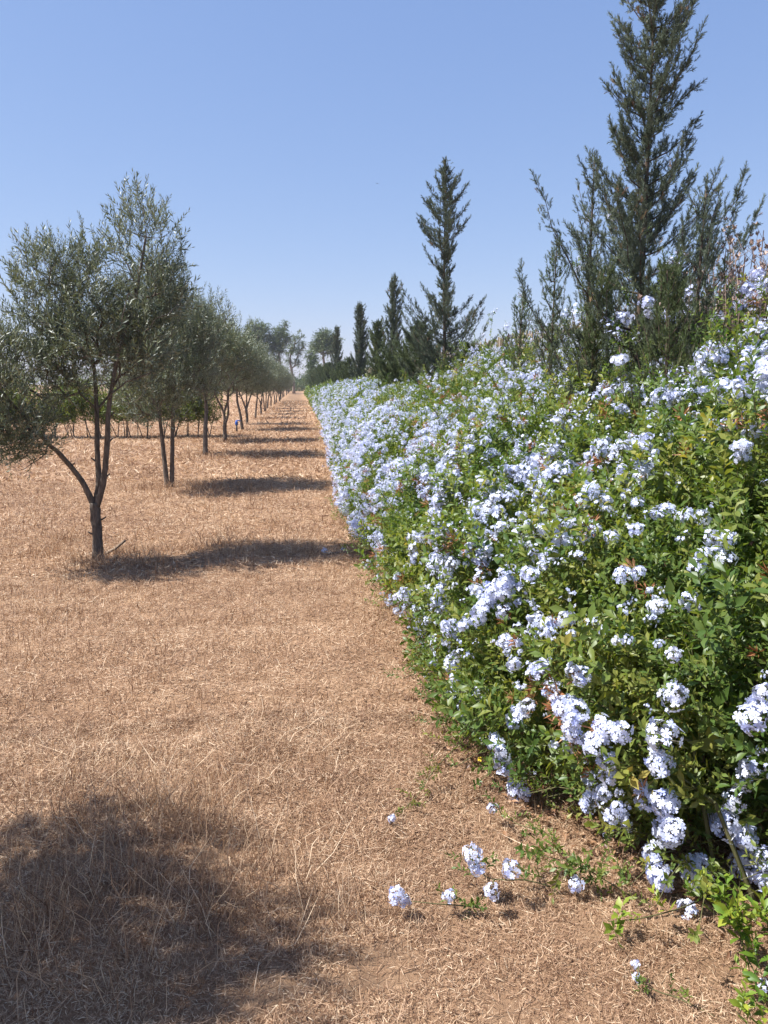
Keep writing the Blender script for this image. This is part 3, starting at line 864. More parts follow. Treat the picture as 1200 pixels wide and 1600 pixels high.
CG = 'cypresses standing in the hedge'
def put_cypress(p, meshes, label, rz=0, sc=1, group=CG, name='cypress_tree'):
    e = empty(name, p, label, 'tree', group, rz, sc if isinstance(sc, tuple) else (sc, sc, sc))
    link('trunk', meshes[0], e); link('crown', meshes[1], e)
    return e
X_C = 2.55
def cyp_at(u, X=X_C):
    d = ray(u, 600); return np.array([X, X * d[1] / d[0], 0])
def hgt(u, v, X=X_C):
    return atX(u, v, X)[2]
c1 = cyp_at(992, 2.5)
H1 = hgt(1010, -25, 2.5)
put_cypress(c1, make_cypress(201, H1, [(.5, .5), (1.5, .85), (2.0, .80), (2.3, .62), (2.6, .46), (3.0, .30), (3.4, .25), (3.9, .27), (H1 - .35, .26), (H1, .10)], 125, 105, CSP, .78, 1.05, wander=.2, lmax=1.1, gap=.30, brown=.905),
            'tallest nearest cypress, top cut off by the picture edge, rust brown tufts in it', .4)
for (u, v, X, Y, sd_i, lb) in [(818, 470, 2.35, None, 301, 'thin leggy cypress shoot left of the tallest cypress'), (915, 262, 2.35, None, 302, 'slender cypress sapling just left of the tallest cypress trunk'), (1082, 300, 2.5, None, 303, 'upright cypress sapling touching the right side of the tallest cypress'), (935, 430, 2.15, None, 305, 'low dense cypress bush in front, left of the tallest cypress trunk'), (1048, 425, 2.3, None, 306, 'low dense cypress bush in front, right of the tallest cypress trunk'),
                       (862, 395, 2.3, None, 304, 'short bushy cypress between the leggy shoot and the slender sapling')]:
    p = cyp_at(u, X); h = hgt(u, v, X)
    put_cypress(p, make_cypress(sd_i, h, [(.9, .14), (1.6, .2), (h - .5, .15), (h, .03)], 24 if sd_i < 305 else 40, 40 if sd_i < 305 else 50, CSP, .7, 1.8, lmax=1.1, gap=.3, mat=M_cypg if sd_i in (301, 304, 305, 306) else None), lb)
c2 = cyp_at(693); H2 = hgt(693, 258)
put_cypress(c2, make_cypress(202, H2, [(1.0, .65), (1.7, .88), (2.4, .78), (2.95, .50), (3.2, .10), (3.5, .13), (3.75, .42), (4.2, .46), (4.9, .30), (H2 - .3, .14), (H2, .03)], 115, 80, CSP, .9, .85, gap=.18, wander=.4, lmax=1.08),
            'second tallest cypress with a narrow waist below its pointed feathery top')
c3 = cyp_at(614); H3 = hgt(614, 436)
put_cypress(c3, make_cypress(203, H3, [(.8, .36), (2, .32), (3, .23), (3.8, .12), (H3, .03)], 100, 55, CSP2, .85, 1.3, mat=M_cyp, gap=.2, wander=.4), 'slim pointed cypress standing next left of the waisted one')
c4 = cyp_at(590); H4 = hgt(590, 505)
put_cypress(c4, make_cypress(204, H4, [(.6, .5), (2, .42), (3, .24), (H4, .05)], 90, 45, CSP2, 1.0, 1.1, mat=M_cypg, gap=.2), 'short broad brownish cypress between two slim pointed ones')
c5 = cyp_at(562); H5 = hgt(562, 478)
colm = make_cypress(205, H5, [(.8, .34), (2.5, .30), (3.6, .24), (4.5, .10), (H5, .03)], 100, 55, CSP2, 1.2, 1.5, gap=0)
put_cypress(c5, colm, 'narrow dark columnar cypress, leftmost of the clearly pointed ones')
bushv = make_cypress(206, 3.4, [(.4, .9), (1.6, .9), (2.4, .6), (3.4, .1)], 110, 40, CSP2, 1.2, 1.0, mat=M_cypg, gap=.15)
spec = [(655, 512, 2.7, bushv, 3.4, 'low bushy cypress just left of the waisted cypress'), (735, 545, 2.9, bushv, 3.4, 'low bushy cypress just right of the waisted cypress'),
        (632, 555, 2.5, bushv, 3.4, 'squat cypress bush between the slim cypress and the waisted one'),
        (545, 562, 2.6, bushv, 3.4, 'rounded yellow green cypress right behind the narrow columnar one'), (527, 512, 2.6, colm, H5, 'far spire cypress beside the round eucalyptus crown'),
        (534, 568, 2.4, bushv, 3.4, 'broad far cypress at the foot of the spire cypress')]
for (u, v, X, me, hh, lb) in spec:
    p = cyp_at(u, X); h = hgt(u, v, X); put_cypress(p, me, lb, rng.random() * 6, h / hh)
for k, yv in enumerate([60, 66, 73, 80, 88, 97, 108]):
    put_cypress((2.3 + rng.normal() * .2, yv, 0), bushv, 'faraway green cypress over the far end of the hedge, merged with others', rng.random() * 6, rng.uniform(.88, 1.1), 'far cypresses over the hedge end')

# ------------------------------------------------------------------ reed fence behind the hedge
fence = empty('reed_fence', (3.75, 3, 0), 'weathered tan reed fence showing behind the top of the hedge', 'fence')
fa = Acc()
for (y0, y1, stp, r) in [(-2, 12, .0105, .0055), (12, 30, .035, .017), (30, 110, .1, .05)]:
    y = np.arange(y0, y1, stp); n = len(y)
    P0 = np.stack([3.75 + rng.normal(size=n) * .008 - 3.75, y - 3, np.full(n, -.02)], 1)
    P1 = P0 + np.stack([rng.normal(size=n) * .02, rng.normal(size=n) * .02, 2.42 + rng.normal(size=n) * .05 - .06 * (rng.random(n) < .06) + .03 * wob(P0, .3)], 1)
    frusta(fa, P0, P1, r, r * .8, 4)
link('reed_panel', fa.mesh('reed_panel', [M_reed]), fence)
fw = Acc()
for z in (.5, 1.3, 2.1): tube(fw, [[-.012, -4.9, z], [-.012, 50, z], [-.012, 107, z]], [.004] * 3, 4)
link('tie_wire', fw.mesh('tie_wire', [M_wood]), fence)
for y in np.arange(-1.5, 40, 3.0):
    fp = Acc(); tube(fp, [[.07, y - 3, -.05], [.07, y - 3, 1.2], [.07, y - 3, 2.35]], [.035, .033, .03], 7)
    link('post', fp.mesh('post', [M_wood]), fence)

# dead umbel weeds by the fence
def dead_weed(p, h, seed, label):
    global rng
    keep = rng; rng = np.random.default_rng(seed)
    e = empty('dead_weed', p, label, 'weed', 'dead weeds along the fence')
    a = Acc()
    for k in range(15):
        top_ = np.array([rng.normal() * .28, rng.normal() * .28, h * rng.uniform(.8, 1.02)])
        c = catmull([[rng.normal() * .04, rng.normal() * .04, 0], top_ * np.array([.4, .4, .5]), top_])
        tube(a, c, np.linspace(.0055, .003, len(c)), 4, cap=False)
        for j in range(9):
            i = rng.integers(int(len(c) * .6), len(c)); q = c[i] + np.array([rng.normal() * .09, rng.normal() * .09, rng.uniform(.06, .22)])
            frusta(a, c[i][None], q[None], .002, .0013, 3)
            for d in rdir(7): frusta(a, q[None], (q + (d + [0, 0, .7]) * .017)[None], .004, .005, 3)
    link('stalks', a.mesh('stalks', [M_weed]), e)
    rng = keep
for (u, v, X, s, lb) in [(1188, 372, 3.3, 401, 'dead brown umbel weed at the right edge above the fence'), (1165, 395, 3.35, 402, 'dead brown umbel weed second from the right above the fence'), (1142, 385, 3.3, 403, 'dead brown weed with tall bare stalks nearest the tallest cypress'),
                      (1205, 390, 3.2, 404, 'dead brown weed half out of the picture at the right edge'), (1176, 410, 3.05, 406, 'dead pinkish brown weed in front of the reed fence with many small dry heads'), (1150, 392, 3.0, 408, 'dead pale weed with forked stalks between the cypress and the edge weed'), (1196, 384, 3.05, 409, 'tall dead pale weed rising over the flowers at the right edge'), (1128, 425, 3.2, 407, 'dead weed just right of the tallest cypress, leaning stalks'), (1120, 440, 3.3, 405, 'low dead weed tucked between the tallest cypress and the fence')]:
    d = ray(u, v); p = np.array([X, X * d[1] / d[0], 0]); dead_weed(p, atX(u, v, X)[2], s, lb)

# ------------------------------------------------------------------ far eucalyptus trees
ET = [sprig_tpl(90 + i, nl=9, L=.7, ll=.34, lw=.11, spread=.8, thin=True, stem=False) for i in range(3)]
def eucalyptus(u, vtop, Y, lobes, label, n=900, seed=0, trunk_u=None, name='eucalyptus_tree', mat=None, vb=None):
    """lobes: pixel centre and radii"""
    global rng
    keep = rng; rng = np.random.default_rng(seed + 500)
    b = atY(trunk_u or u, 600, Y); b[2] = 0; k = Y / 1200
    e = empty(name, b, label, 'tree', 'eucalyptus trees beyond the orchard' if name[0] == 'e' else None)
    L = []
    for (lu, lv, ru, rv) in lobes:
        c = atY(lu, lv, Y) - b; L.append([c[0], rng.normal() * ru * k * .3, c[2], ru * k, ru * k * .8, rv * k])
    P, d = lobes_points(L, n, .5); kp = wob(P, .35, 3) > -.55; P, d = P[kp], d[kp]
    cr = Acc(); D = jit(d * .6 + np.array([0, 0, -.3]), .6)
    for q in range(3):
        s = slice(q, None, 3); inst(cr, ET[q], D[s], rdir(len(P[s])), P[s], rng.uniform(.6, 1.1, len(P[s])), None, .4)
    tr = Acc(); zc = np.mean([l[2] for l in L])
    c = catmull([[0, 0, -.1], [rng.normal() * .15, 0, zc * .4], [rng.normal() * .3, 0, zc * .8], [L[0][0] * .6, 0, zc * 1.05]])
    tube(tr, c, np.linspace(.30, .09, len(c)), 7)
    skeleton(tr, list(c[6:]), P[::9], .025, .16)
    link('trunk', tr.mesh('trunk', [M_ebark], True), e); link('crown', cr.mesh('crown', [mat or M_euc]), e)
    rng = keep
eucalyptus(405, 500, 130, [(400, 520, 16, 18), (414, 520, 11, 16), (392, 535, 13, 16), (410, 545, 12, 14), (396, 560, 14, 18)], 'big dense eucalyptus furthest left beyond the olive row', 2600, 1)
eucalyptus(437, 505, 130, [(436, 525, 12, 14), (446, 508, 5, 7), (428, 540, 9, 14), (445, 528, 9, 10), (432, 560, 6, 8), (438, 545, 8, 10)], 'eucalyptus with a small topknot, second from left beyond the olive row', 1500, 2)
eucalyptus(460, 520, 135, [(462, 530, 8, 8), (470, 522, 5, 5), (459, 545, 8, 8), (453, 552, 6, 6), (468, 548, 5, 9), (450, 563, 4, 7), (465, 566, 5, 6), (472, 537, 4, 6)], 'thin sparse eucalyptus with see-through crown, standing alone over the path end', 620, 3, 459)
eucalyptus(510, 515, 120, [(508, 528, 14, 12), (522, 535, 10, 12), (495, 540, 9, 9), (512, 545, 12, 9)], 'round crowned eucalyptus rising above the hedge end', 1800, 4, 510)
eucalyptus(486, 545, 115, [(486, 560, 9, 15), (490, 580, 9, 16), (482, 590, 7, 12)], 'small dark bushy tree at the end of the path, left of the round crown', 800, 5, 487, 'broadleaf_tree')
# low growth at the far end and round the horizon
def shrub_mass(x0, x1, Y, h, seed, n):
    global rng
    keep = rng; rng = np.random.default_rng(seed)
    L = []
    for i in range(n):
        x = x0 + (x1 - x0) * (i + rng.random()) / n; hh = h * rng.uniform(.5, 1.2); L.append([x, Y + rng.normal() * 5, hh * .5, hh * .8, hh * .6, hh * .55])
    P, d = lobes_points(L, n * 90, .6); cr = Acc(); P[:, 2] = np.maximum(P[:, 2], .1)
    for q in range(3):
        s = slice(q, None, 3); inst(cr, ET[q], jit(d[s] + np.array([0, 0, .2]), .6), rdir(len(P[s])), P[s], rng.uniform(1, 1.9, len(P[s])))
    rng = keep
    return cr
a = Acc()
for (x0, x1, Y, h, s, n) in [(-75, -4.2, 172, 6, 1, 34), (4.5, 70, 172, 6, 2, 30), (-5, 6, 178, 3.5, 3, 10), (-170, -70, 210, 8, 4, 26)]:
    b = shrub_mass(x0, x1, Y, h, 600 + s, n).get(); a.add(*b)
o = link('far_treeline', a.mesh('far_treeline', [M_euc])); tag(o, 'low dark band of far trees closing the horizon behind the orchard', 'treeline', kind='stuff')

# ------------------------------------------------------------------ young fruit saplings behind the olive row
SAPT = [sprig_tpl(120 + i, nl=9, L=.22, ll=.075, lw=.026, spread=.8) for i in range(3)]
def make_sapling(seed):
    global rng
    keep = rng; rng = np.random.default_rng(seed)
    tr, cr = Acc(), Acc(); ends = []
    for k in range(rng.integers(2, 5)):
        t = np.array([rng.normal() * .24, rng.normal() * .24, rng.uniform(.9, 1.35)])
        c = catmull([[rng.normal() * .04, rng.normal() * .04, -.02], t * np.array([.35, .35, .45]), t])
        tube(tr, c, np.linspace(.016, .005, len(c)), 5); ends += list(c[5:])
    ends = np.array(ends); P = ends[rng.integers(0, len(ends), 300)] + rng.normal(size=(300, 3)) * np.array([.19, .19, .20]) + [0, 0, .1]
    P[:, 2] = np.maximum(P[:, 2], .48)
    skeleton(tr, list(ends), P[::3], .003, .006)
    for q in range(3): s = slice(q, None, 3); inst(cr, SAPT[q], jit(np.tile([0, 0, 1.], (len(P[s]), 1)), .7), rdir(len(P[s])), P[s], rng.uniform(1.0, 1.5, len(P[s])))
    r = tr.mesh('stem', [M_bark]), cr.mesh('crown', [M_sap]); rng = keep
    return r
SAP = [make_sapling(700 + i) for i in range(4)]
ysap = gpt(200, 684)[1]
i = 0
for x in np.arange(-10.6, -2.4, .36):
    e = empty('sapling', (x + rng.normal() * .06, ysap + rng.normal() * .12, 0), 'young bushy sapling with thin bare stems in the row crossing behind the olives', 'sapling', 'saplings in the crossing row', rng.random() * 6, rng.uniform(.8, 1.1))
    link('stem', SAP[i % 4][0], e); link('crown', SAP[i % 4][1], e); i += 1

# ------------------------------------------------------------------ small things
p = gpt(370, 675)
sp = empty('tap_post', p, 'short dark standpipe with bright blue tap head among the olive trunks', 'tap')
a = Acc(); tube(a, [[0, 0, -.02], [0, 0, .1], [0, 0, .24]], [.035, .032, .032], 8); link('pipe', a.mesh('pipe', [plain_mat('dark_pipe', (.05, .04, .04))]), sp)
mb = plain_mat('blue_plastic', (.02, .10, .42), .4)
a = Acc(); tube(a, [[0, 0, .23], [0, 0, .26], [0, 0, .33], [0, 0, .38]], [.04, .055, .05, .03], 10); link('valve', a.mesh('valve', [mb]), sp)
a = Acc(); tube(a, [[-.03, 0, .375], [.06, 0, .39], [.14, 0, .37]], [.018, .02, .014], 6); link('handle', a.mesh('handle', [mb]), sp)

def stick(u0, v0, u1, v1, z1, r, name, label, Ya=None):
    a0 = gpt(u0, v0); a1 = atY(u1, v1, a0[1] - .05) if Ya is None else atY(u1, v1, Ya)
    a = Acc(); d = a1 - a0; pts = [d * t + rng.normal(size=3) * .004 for t in np.linspace(-.05, 1, 5)]
    tube(a, pts, [r, r * .95, r * .9, r * .85, r * .75], 6, rough=.12)
    o = link(name, a.mesh(name, [M_wood]), None, a0); tag(o, label, 'stick'); return o
stick(165, 868, 196, 844, .2, .014, 'wooden_stick', 'weathered grey stick leaning up from the foot of the nearest olive')
stick(327, 712, 346, 706, .1, .018, 'wooden_stick', 'short grey stick beside the foot of the third olive tree')
a = Acc(); g0 = gpt(508, 868); g1 = gpt(650, 861)
tube(a, [np.zeros(3) + [0, 0, .02], (g1 - g0) * .5 + [0, .03, .025], (g1 - g0) * .9 + [0, .02, .02]], [.009, .008, .005], 5)
o = link('fallen_branch', a.mesh('fallen_branch', [M_wood]), None, g0); tag(o, 'long thin dry stick lying in the nearest tree shadow by the hedge', 'stick')

# leafy shoots creeping out of the hedge over the straw
SHG = 'leafy shoots at the hedge foot'
def shoot(pts, leaves, flowers, label, sc=1.0, young=False, up=.5, r=.0025):
    """pts: list of (u,v,z) along the stem; flowers: (u,v,z,scale)"""
    P = np.array([gpt(u, v, z) for u, v, z in pts]); b = P[0].copy(); b[2] = 0
    e = empty('plumbago_shoot', b, label, 'shoot', SHG)
    c = catmull(P - b, 6); st_ = Acc(); tube(st_, c, np.linspace(r, r * .5, len(c)), 5); 
    n = leaves; i = rng.integers(0, len(c), n); q = c[i] + rng.normal(size=(n, 3)) * .012 * sc; q[:, 2] = np.maximum(q[:, 2], .015)
    lf = Acc(); T = SPRIGL if young else SPRIG
    D = nrm(np.gradient(c, axis=0)[i] * 8 + rng.normal(size=(n, 3)) * .6 + [0, 0, up])
    for k in range(3):
        s = slice(k, None, 3)
        if len(q[s]): inst(lf, T[k], D[s], rdir(len(q[s])), q[s], sc * rng.uniform(.45, .85, len(q[s])))
    link('stem', st_.mesh('stem', [M_twig]), e); link('leaves', lf.mesh('leaves', [M_leafy if young else M_leaf, M_twig]), e)
    for (u, v, z, s) in flowers:
        o = link('flower_cluster', CME[rng.integers(0, 4)], e)
        place(o, gpt(u, v, z), nrm(np.array([-.25, -.45, .8]) + rng.normal(size=3) * .12), s, b)
        g = gpt(u, v, z) - b; j = int(np.argmin(np.linalg.norm(c - g, axis=1))); s3 = Acc(); tube(s3, [c[j], (c[j] + g) / 2 + [0, 0, .02], g - [0, 0, .02]], [.002, .002, .0015], 4)
        link('flower_stalk', s3.mesh('flower_stalk', [M_twig]), e)
shoot([(860, 1385, .02), (820, 1375, .05), (790, 1375, .08), (760, 1370, .08), (735, 1345, .1)], 10, [(737, 1335, .16, .62), (745, 1355, .12, .55), (798, 1358, .13, .62), (768, 1393, .08, .5)], 'creeping shoot with three white blue flower balls standing on the straw', .9)
shoot([(760, 1420, .01), (720, 1415, .02), (680, 1412, .04), (640, 1408, .05)], 8, [(620, 1400, .07, .58), (632, 1408, .05, .4), (702, 1400, .06, .42)], 'outermost flowering shoot, its bright flower ball furthest out on the straw near bottom', .7)
shoot([(985, 1400, .01), (940, 1372, .06), (900, 1350, .08), (860, 1340, .08), (820, 1330, .06)], 26, [(900, 1382, .05, .5)], 'leafy green shoot spreading low in front of the hedge with one small flower', 1.0)
shoot([(880, 1330, .01), (850, 1300, .06), (815, 1290, .06), (785, 1275, .05)], 9, [(770, 1262, .06, .42)], 'thin shoot tipped with one small white bloom above the creeping flower balls', .8)
shoot([(730, 1150, .05), (690, 1190, .1), (670, 1215, .07), (650, 1245, .04), (625, 1270, .03)], 13, [(612, 1279, .04, .32)], 'long trailing shoot ending in a single tiny white flower on the straw', .65)
shoot([(1110, 1400, .02), (1060, 1420, .05), (1000, 1435, .05), (950, 1440, .04)], 8, [], 'nearly bare horizontal shoot with sparse yellowing leaves', .9, True)
shoot([(1120, 1590, .01), (1060, 1560, .02), (1030, 1550, .03), (1000, 1535, .04)], 8, [(993, 1507, .06, .26), (994, 1527, .05, .24)], 'small creeping shoot with two tiny white blooms near the bottom edge', .55)
shoot([(1215, 1600, .0), (1190, 1540, .08), (1165, 1490, .14), (1150, 1440, .2)], 16, [(1196, 1540, .08, .35)], 'bushy yellow green young shoot at the bottom right corner', 1.0, True, 1.2)
shoot([(1230, 1480, .0), (1195, 1450, .1), (1160, 1430, .14), (1120, 1425, .16)], 14, [], 'upright yellow green young shoot just above the corner one', 1.0, True, 1.0)
shoot([(1220, 1660, .0), (1185, 1620, .05), (1150, 1580, .1)], 12, [], 'lowest yellow green shoot touching the bottom edge of the photo', .9, True, 1.2)
shoot([(720, 1120, .02), (690, 1130, .06), (672, 1100, .08), (660, 1075, .06)], 10, [(668, 1058, .09, .42)], 'shoot leaning from the hedge with one white bloom beside the bare path', .8)
shoot([(690, 1010, .02), (665, 1005, .05), (640, 990, .04)], 7, [], 'tiny flowerless green shoot at the hedge foot halfway up the picture', .6)
# loose blooms lying in the tree shadow
for (u, v, lb) in [(507, 861, 'pale blue bloom lying apart in the nearest tree shadow'), (536, 858, 'fainter blue bloom in the shadow, nearer the hedge than the other')]:
    g = gpt(u, v, .04); o = link('fallen_bloom', CME[1], None); place(o, g, np.array([-.2, -.4, .9]), .6 if u < 520 else .4, np.zeros(3)); tag(o, lb, 'bloom')
# two tiny yellow daisies
for (u, v, lb) in [(750, 1187, 'tiny yellow flower on a wisp of stem, the left of two'), (770, 1197, 'tiny yellow flower on a wisp of stem, the right of two')]:
    g = gpt(u, v, .06); e = empty('yellow_flower', (g[0], g[1], 0), lb, 'flower')
    a = Acc(); tube(a, [[.01, 0, 0], [.005, 0, .03], [0, 0, .06]], [.0012] * 3, 4); link('stem', a.mesh('stem', [M_twig]), e)
    a = Acc(); V, F = flower_disc(.011, True); Mx = rotmat([1, 0, .2], [-.1, -.5, .8]); a.add(V @ Mx.T + [0, 0, .062], F); link('bloom', a.mesh('bloom', [M_yel]), e)
# a far bird
a = Acc(); 
a.add([[-.02, .16, 0], [.03, 0, .02], [-.03, 0, -.02], [0, -.12, 0], [-.26, -.05, .09], [-.12, .04, .06], [.26, -.05, .07], [.12, .04, .05], [0, 0, .03]],
      [[0, 1, 8], [0, 8, 2], [0, 2, 1], [3, 8, 1], [3, 2, 8], [3, 1, 2], [2, 5, 8], [5, 4, 8], [2, 4, 5], [1, 8, 7], [7, 8, 6], [1, 7, 6], [8, 4, 2], [8, 6, 1]])
o = link('bird', a.mesh('bird', [plain_mat('bird_dark', (.03, .03, .035))]), None, atY(590, 287, 85)); tag(o, 'tiny dark bird flying high in the clear sky', 'bird')

# ------------------------------------------------------------------ straw
def gscatter(n, y0, y1, margin=1.3, pw=1.0):
    u = rng.random(n); Y = np.sqrt(y0 ** 2 + (y1 ** 2 - y0 ** 2) * u)
    xl = -.41 * Y - margin; xr = np.maximum(hedge_x0(Y) + .75, 1.2)
    X = xl + (xr - xl) * rng.random(n)
    return X, Y

BARE = [(gpt(612, 1500), .09), (gpt(1125, 1525), .06)]
def blades(acc, n, y0, y1, L, wd, tilt, M=0, lift=.01, colr=(.53, .27), clump=0.0, curve=.25, segs=2):
    X, Y = gscatter(n, y0, y1)
    P = np.stack([X, Y, 0 * X], -1)
    kp = np.ones(n, bool)
    for c, r in BARE: kp &= (np.hypot((X - c[0]), Y - c[1]) > r) | (rng.random(n) < .25)
    if clump: kp &= rng.random(n) < np.clip(.5 + clump * wob(P, 1.1, 8), .05, 1)
    P = P[kp]; n = len(P)
    P[:, 2] = gheight(P[:, 0], P[:, 1]) + lift * rng.random(n) - .003
    a = rng.random(n) * 2 * PI
    el = np.clip(rng.normal(tilt[0], tilt[1], n), -.03, 1.5)
    d = np.stack([np.cos(a) * np.cos(el), np.sin(a) * np.cos(el), np.sin(el)], 1)
    l = rng.uniform(L[0], L[1], n) * (0.7 + .3 * rng.random(n)); ww = wd * rng.uniform(.6, 1.3, n)
    side = nrm(np.cross(d, [0, 0, 1.]) + rng.normal(size=(n, 3)) * .4)
    bend = np.cross(side, d) * rng.normal(size=(n, 1)) * curve + rng.normal(size=(n, 3)) * curve * .3
    p1_ = P + d * l[:, None] * .5; p2 = P + (d + bend * .6) * l[:, None]
    p2[:, 2] = np.maximum(p2[:, 2], P[:, 2] - .002)
    V = np.stack([P - side * ww[:, None] / 2, P + side * ww[:, None] / 2, p1_ - side * ww[:, None] / 2, p1_ + side * ww[:, None] / 2, p2], 1).reshape(-1, 3)
    f = np.array([[0, 1, 3], [0, 3, 2], [2, 3, 4]]); F = (f[None] + (np.arange(n) * 5)[:, None, None]).reshape(-1, 3)
    R = np.clip(rng.normal(colr[0], colr[1], n) + .13 * wob(P, .45, 4) + .12 * wob(P, 1.6, 10), 0, 1)
    R = np.where(rng.random(n) < .22, R * .3, R)
    acc.add(V, F, np.repeat(R, 5), M)

g = Acc()
# lying straw
blades(g, 190000, 1.2, 2.5, (.008, .034), .0017, (.12, .22), lift=.014, curve=.5)
blades(g, 16000, 1.2, 2.5, (.03, .08), .0017, (.08, .14), lift=.016)
blades(g, 165000, 2.5, 3.6, (.012, .048), .0021, (.12, .2), lift=.016, curve=.4)
blades(g, 160000, 3.4, 6.5, (.015, .055), .0027, (.14, .2), lift=.016)
blades(g, 100000, 6.5, 13, (.03, .10), .0062, (.14, .18), lift=.018)
blades(g, 55000, 13, 30, (.08, .22), .016, (.2, .2), lift=.02)
blades(g, 26000, 30, 75, (.12, .3), .035, (.3, .25), lift=.02)
# short stubble
blades(g, 60000, 1.2, 3.6, (.015, .06), .0017, (.95, .35), clump=.8, colr=(.42, .26))
blades(g, 36000, 3.6, 8, (.03, .09), .0034, (1.0, .35), clump=.8, colr=(.45, .22))
blades(g, 30000, 8, 18, (.05, .13), .007, (1.0, .35), clump=.8, colr=(.5, .2))
blades(g, 14000, 18, 45, (.08, .16), .016, (1.0, .35), clump=.8, colr=(.5, .2))
# long pale straws
blades(g, 500, 1.2, 4.5, (.10, .26), .0020, (.10, .10), colr=(.85, .12), lift=.03, curve=.5)
blades(g, 500, 4.5, 10, (.10, .22), .003, (.08, .08), colr=(.75, .12), lift=.02, curve=.5)
o = link('dry_grass', g.mesh('dry_grass', [M_straw])); tag(o, 'cut sunbaked straw covering the open ground between trees and hedge', 'grass', kind='stuff')
g = Acc()
blades(g, 6000, 1.2, 4.2, (.06, .16), .0019, (1.3, .2), clump=1.4, colr=(.28, .25), curve=.15)
blades(g, 7000, 4.2, 9, (.07, .18), .003, (1.3, .2), clump=1.4, colr=(.28, .25), curve=.15)
blades(g, 2500, 9, 22, (.08, .2), .008, (1.3, .2), clump=1.2, colr=(.28, .25), curve=.15)
# taller standing tufts in the shade of the near tree
def tufts(acc, centres, n, L, wd, sp, R=(.5, .2)):
    for c in centres:
        m = n; P = c + np.stack([rng.normal(size=m) * sp, rng.normal(size=m) * sp, 0 * np.zeros(m)], 1); P[:, 2] = gheight(P[:, 0], P[:, 1]) - .003
        d = nrm(np.stack([rng.normal(size=m) * .45, rng.normal(size=m) * .45, np.ones(m)], 1)); l = rng.uniform(L * .4, L, m)
        side = nrm(np.cross(d, rdir(m))); p1_ = P + d * (l * .5)[:, None]; p2 = P + (d + rng.normal(size=(m, 3)) * .25) * l[:, None]; ww = wd * rng.uniform(.6, 1.2, m)[:, None]
        V = np.stack([P - side * ww / 2, P + side * ww / 2, p1_ - side * ww / 2, p1_ + side * ww / 2, p2], 1).reshape(-1, 3)
        f = np.array([[0, 1, 3], [0, 3, 2], [2, 3, 4]]); F = (f[None] + (np.arange(m) * 5)[:, None, None]).reshape(-1, 3)
        acc.add(V, F, np.repeat(np.clip(rng.normal(R[0], R[1], m), 0, 1), 5), 0)
tc = [gpt(u, v) for u, v in [(200, 1290), (240, 1270), (290, 1280), (320, 1300), (270, 1310), (60, 1420), (100, 1450), (40, 1500), (330, 1340), (360, 1400), (200, 1400), (480, 1430), (450, 1360), (560, 1440), (180, 1520), (60, 1320), (130, 1300), (300, 1440)]]
tufts(g, tc, 110, .23, .002, .1, (.5, .28))
tufts(g, [gpt(u, v) for u, v in [(60, 1180), (120, 1200), (160, 1190), (210, 1220), (260, 1230), (300, 1215), (330, 1240), (350, 1200), (420, 1230), (100, 1140), (30, 1230), (380, 1150), (440, 1180), (520, 1150), (480, 1250)]], 55, .14, .0026, .12, (.7, .2))
tufts(g, [gpt(u, v) for u, v in [(70, 866), (85, 862), (120, 880), (150, 888), (175, 880), (200, 868), (250, 862), (290, 858), (330, 855), (345, 850), (230, 880), (100, 845), (180, 862)]], 90, .2, .004, .11, (.45, .25))
tufts(g, [gpt(u, v) for u, v in [(220, 765), (250, 766), (290, 758), (300, 766), (330, 768), (380, 764)]], 110, .2, .006, .17, (.4, .25))
tufts(g, [gpt(u, v) for u, v in [(290, 714), (335, 716), (345, 708), (395, 712), (420, 714), (310, 710)]], 90, .18, .01, .25, (.35, .25))
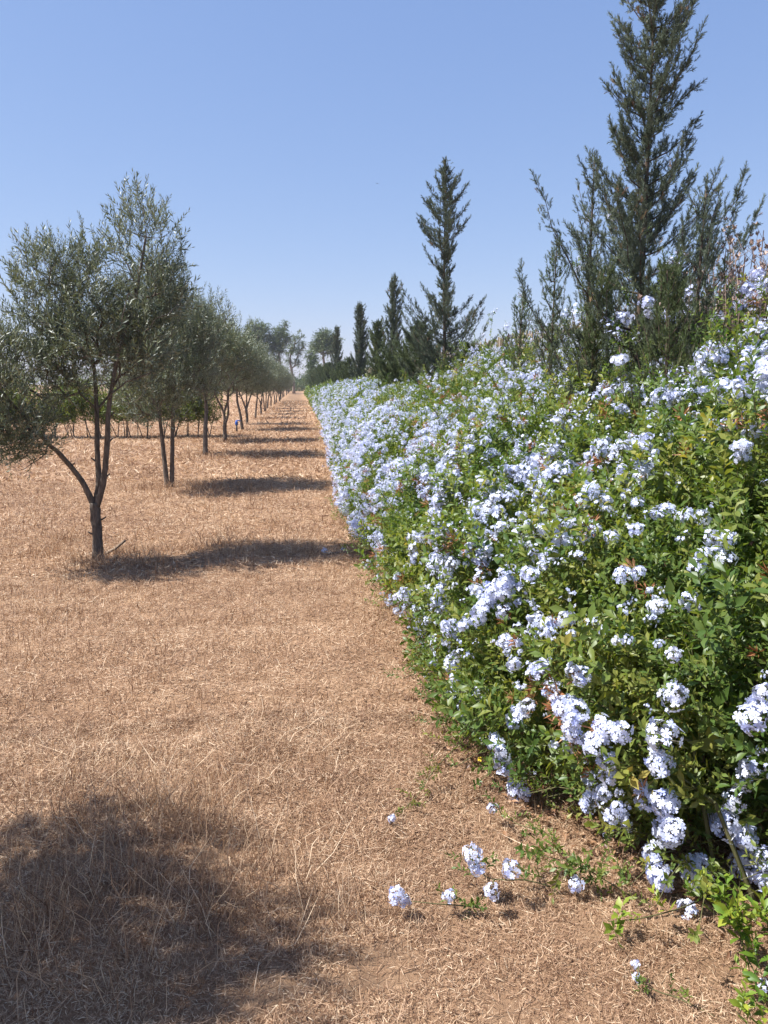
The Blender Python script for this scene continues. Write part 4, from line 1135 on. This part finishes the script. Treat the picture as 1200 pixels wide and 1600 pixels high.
tufts(g, [gpt(u, v) for u, v in [(360, 690), (400, 690), (440, 668), (430, 640), (450, 632), (420, 655)]], 110, .2, .018, .5, (.3, .2))
o = link('standing_stalks', g.mesh('standing_stalks', [M_stalk if False else M_straw])); tag(o, 'thin upright dry stalks and tufts rising over the cut straw', 'grass', kind='stuff')

# brown leaf litter under the hedge foot
lt = Acc(); n = 9000
Y = 1.3 + 9 * rng.random(n) ** 1.6; X = hedge_x0(Y) + rng.normal(size=n) * .22 + .2
P = np.stack([X, Y, gheight(X, Y) + .004 + .03 * rng.random(n)], 1)
Vl, Fl = leaf_tpl(.03, .013, .6, .3); tpl = (Vl, Fl, np.full(8, .5), np.zeros(8, int))
dd = rdir(n); dd[:, 2] *= .35
inst(lt, tpl, dd, jit(np.tile([0, 0, 1.], (n, 1)), .5), P, rng.uniform(.5, 1.2, n), None, 0)
o = link('leaf_litter', lt.mesh('leaf_litter', [M_litter])); tag(o, 'brown fallen leaves gathered under the edge of the hedge', 'litter', kind='stuff')
# ------------------------------------------------------------------ summer haze
hz = Acc()
x0, x1, y0, y1, z0, z1 = -460, 460, -40, 420, -1.2, 16
V = [[x, y, z] for z in (z0, z1) for y in (y0, y1) for x in (x0, x1)]
hz.add(V, [[0, 2, 3], [0, 3, 1], [4, 5, 7], [4, 7, 6], [0, 1, 5], [0, 5, 4], [2, 6, 7], [2, 7, 3], [0, 4, 6], [0, 6, 2], [1, 3, 7], [1, 7, 5]])
hm = bpy.data.materials.new('haze'); hm.use_nodes = True; t_ = hm.node_tree; t_.nodes.clear()
ou = t_.nodes.new('ShaderNodeOutputMaterial'); vo = t_.nodes.new('ShaderNodeVolumePrincipled')
vo.inputs['Color'].default_value = (.86, .9, 1, 1); vo.inputs['Density'].default_value = .0005; vo.inputs['Anisotropy'].default_value = .2
t_.links.new(vo.outputs[0], ou.inputs['Volume'])
o = link('haze', hz.mesh('haze', [hm])); tag(o, 'thin bluish summer haze over the far orchard', 'haze', kind='stuff')
print('TOTAL TRIS', sum(len(o.data.polygons) for o in bpy.data.objects if o.type == 'MESH'))
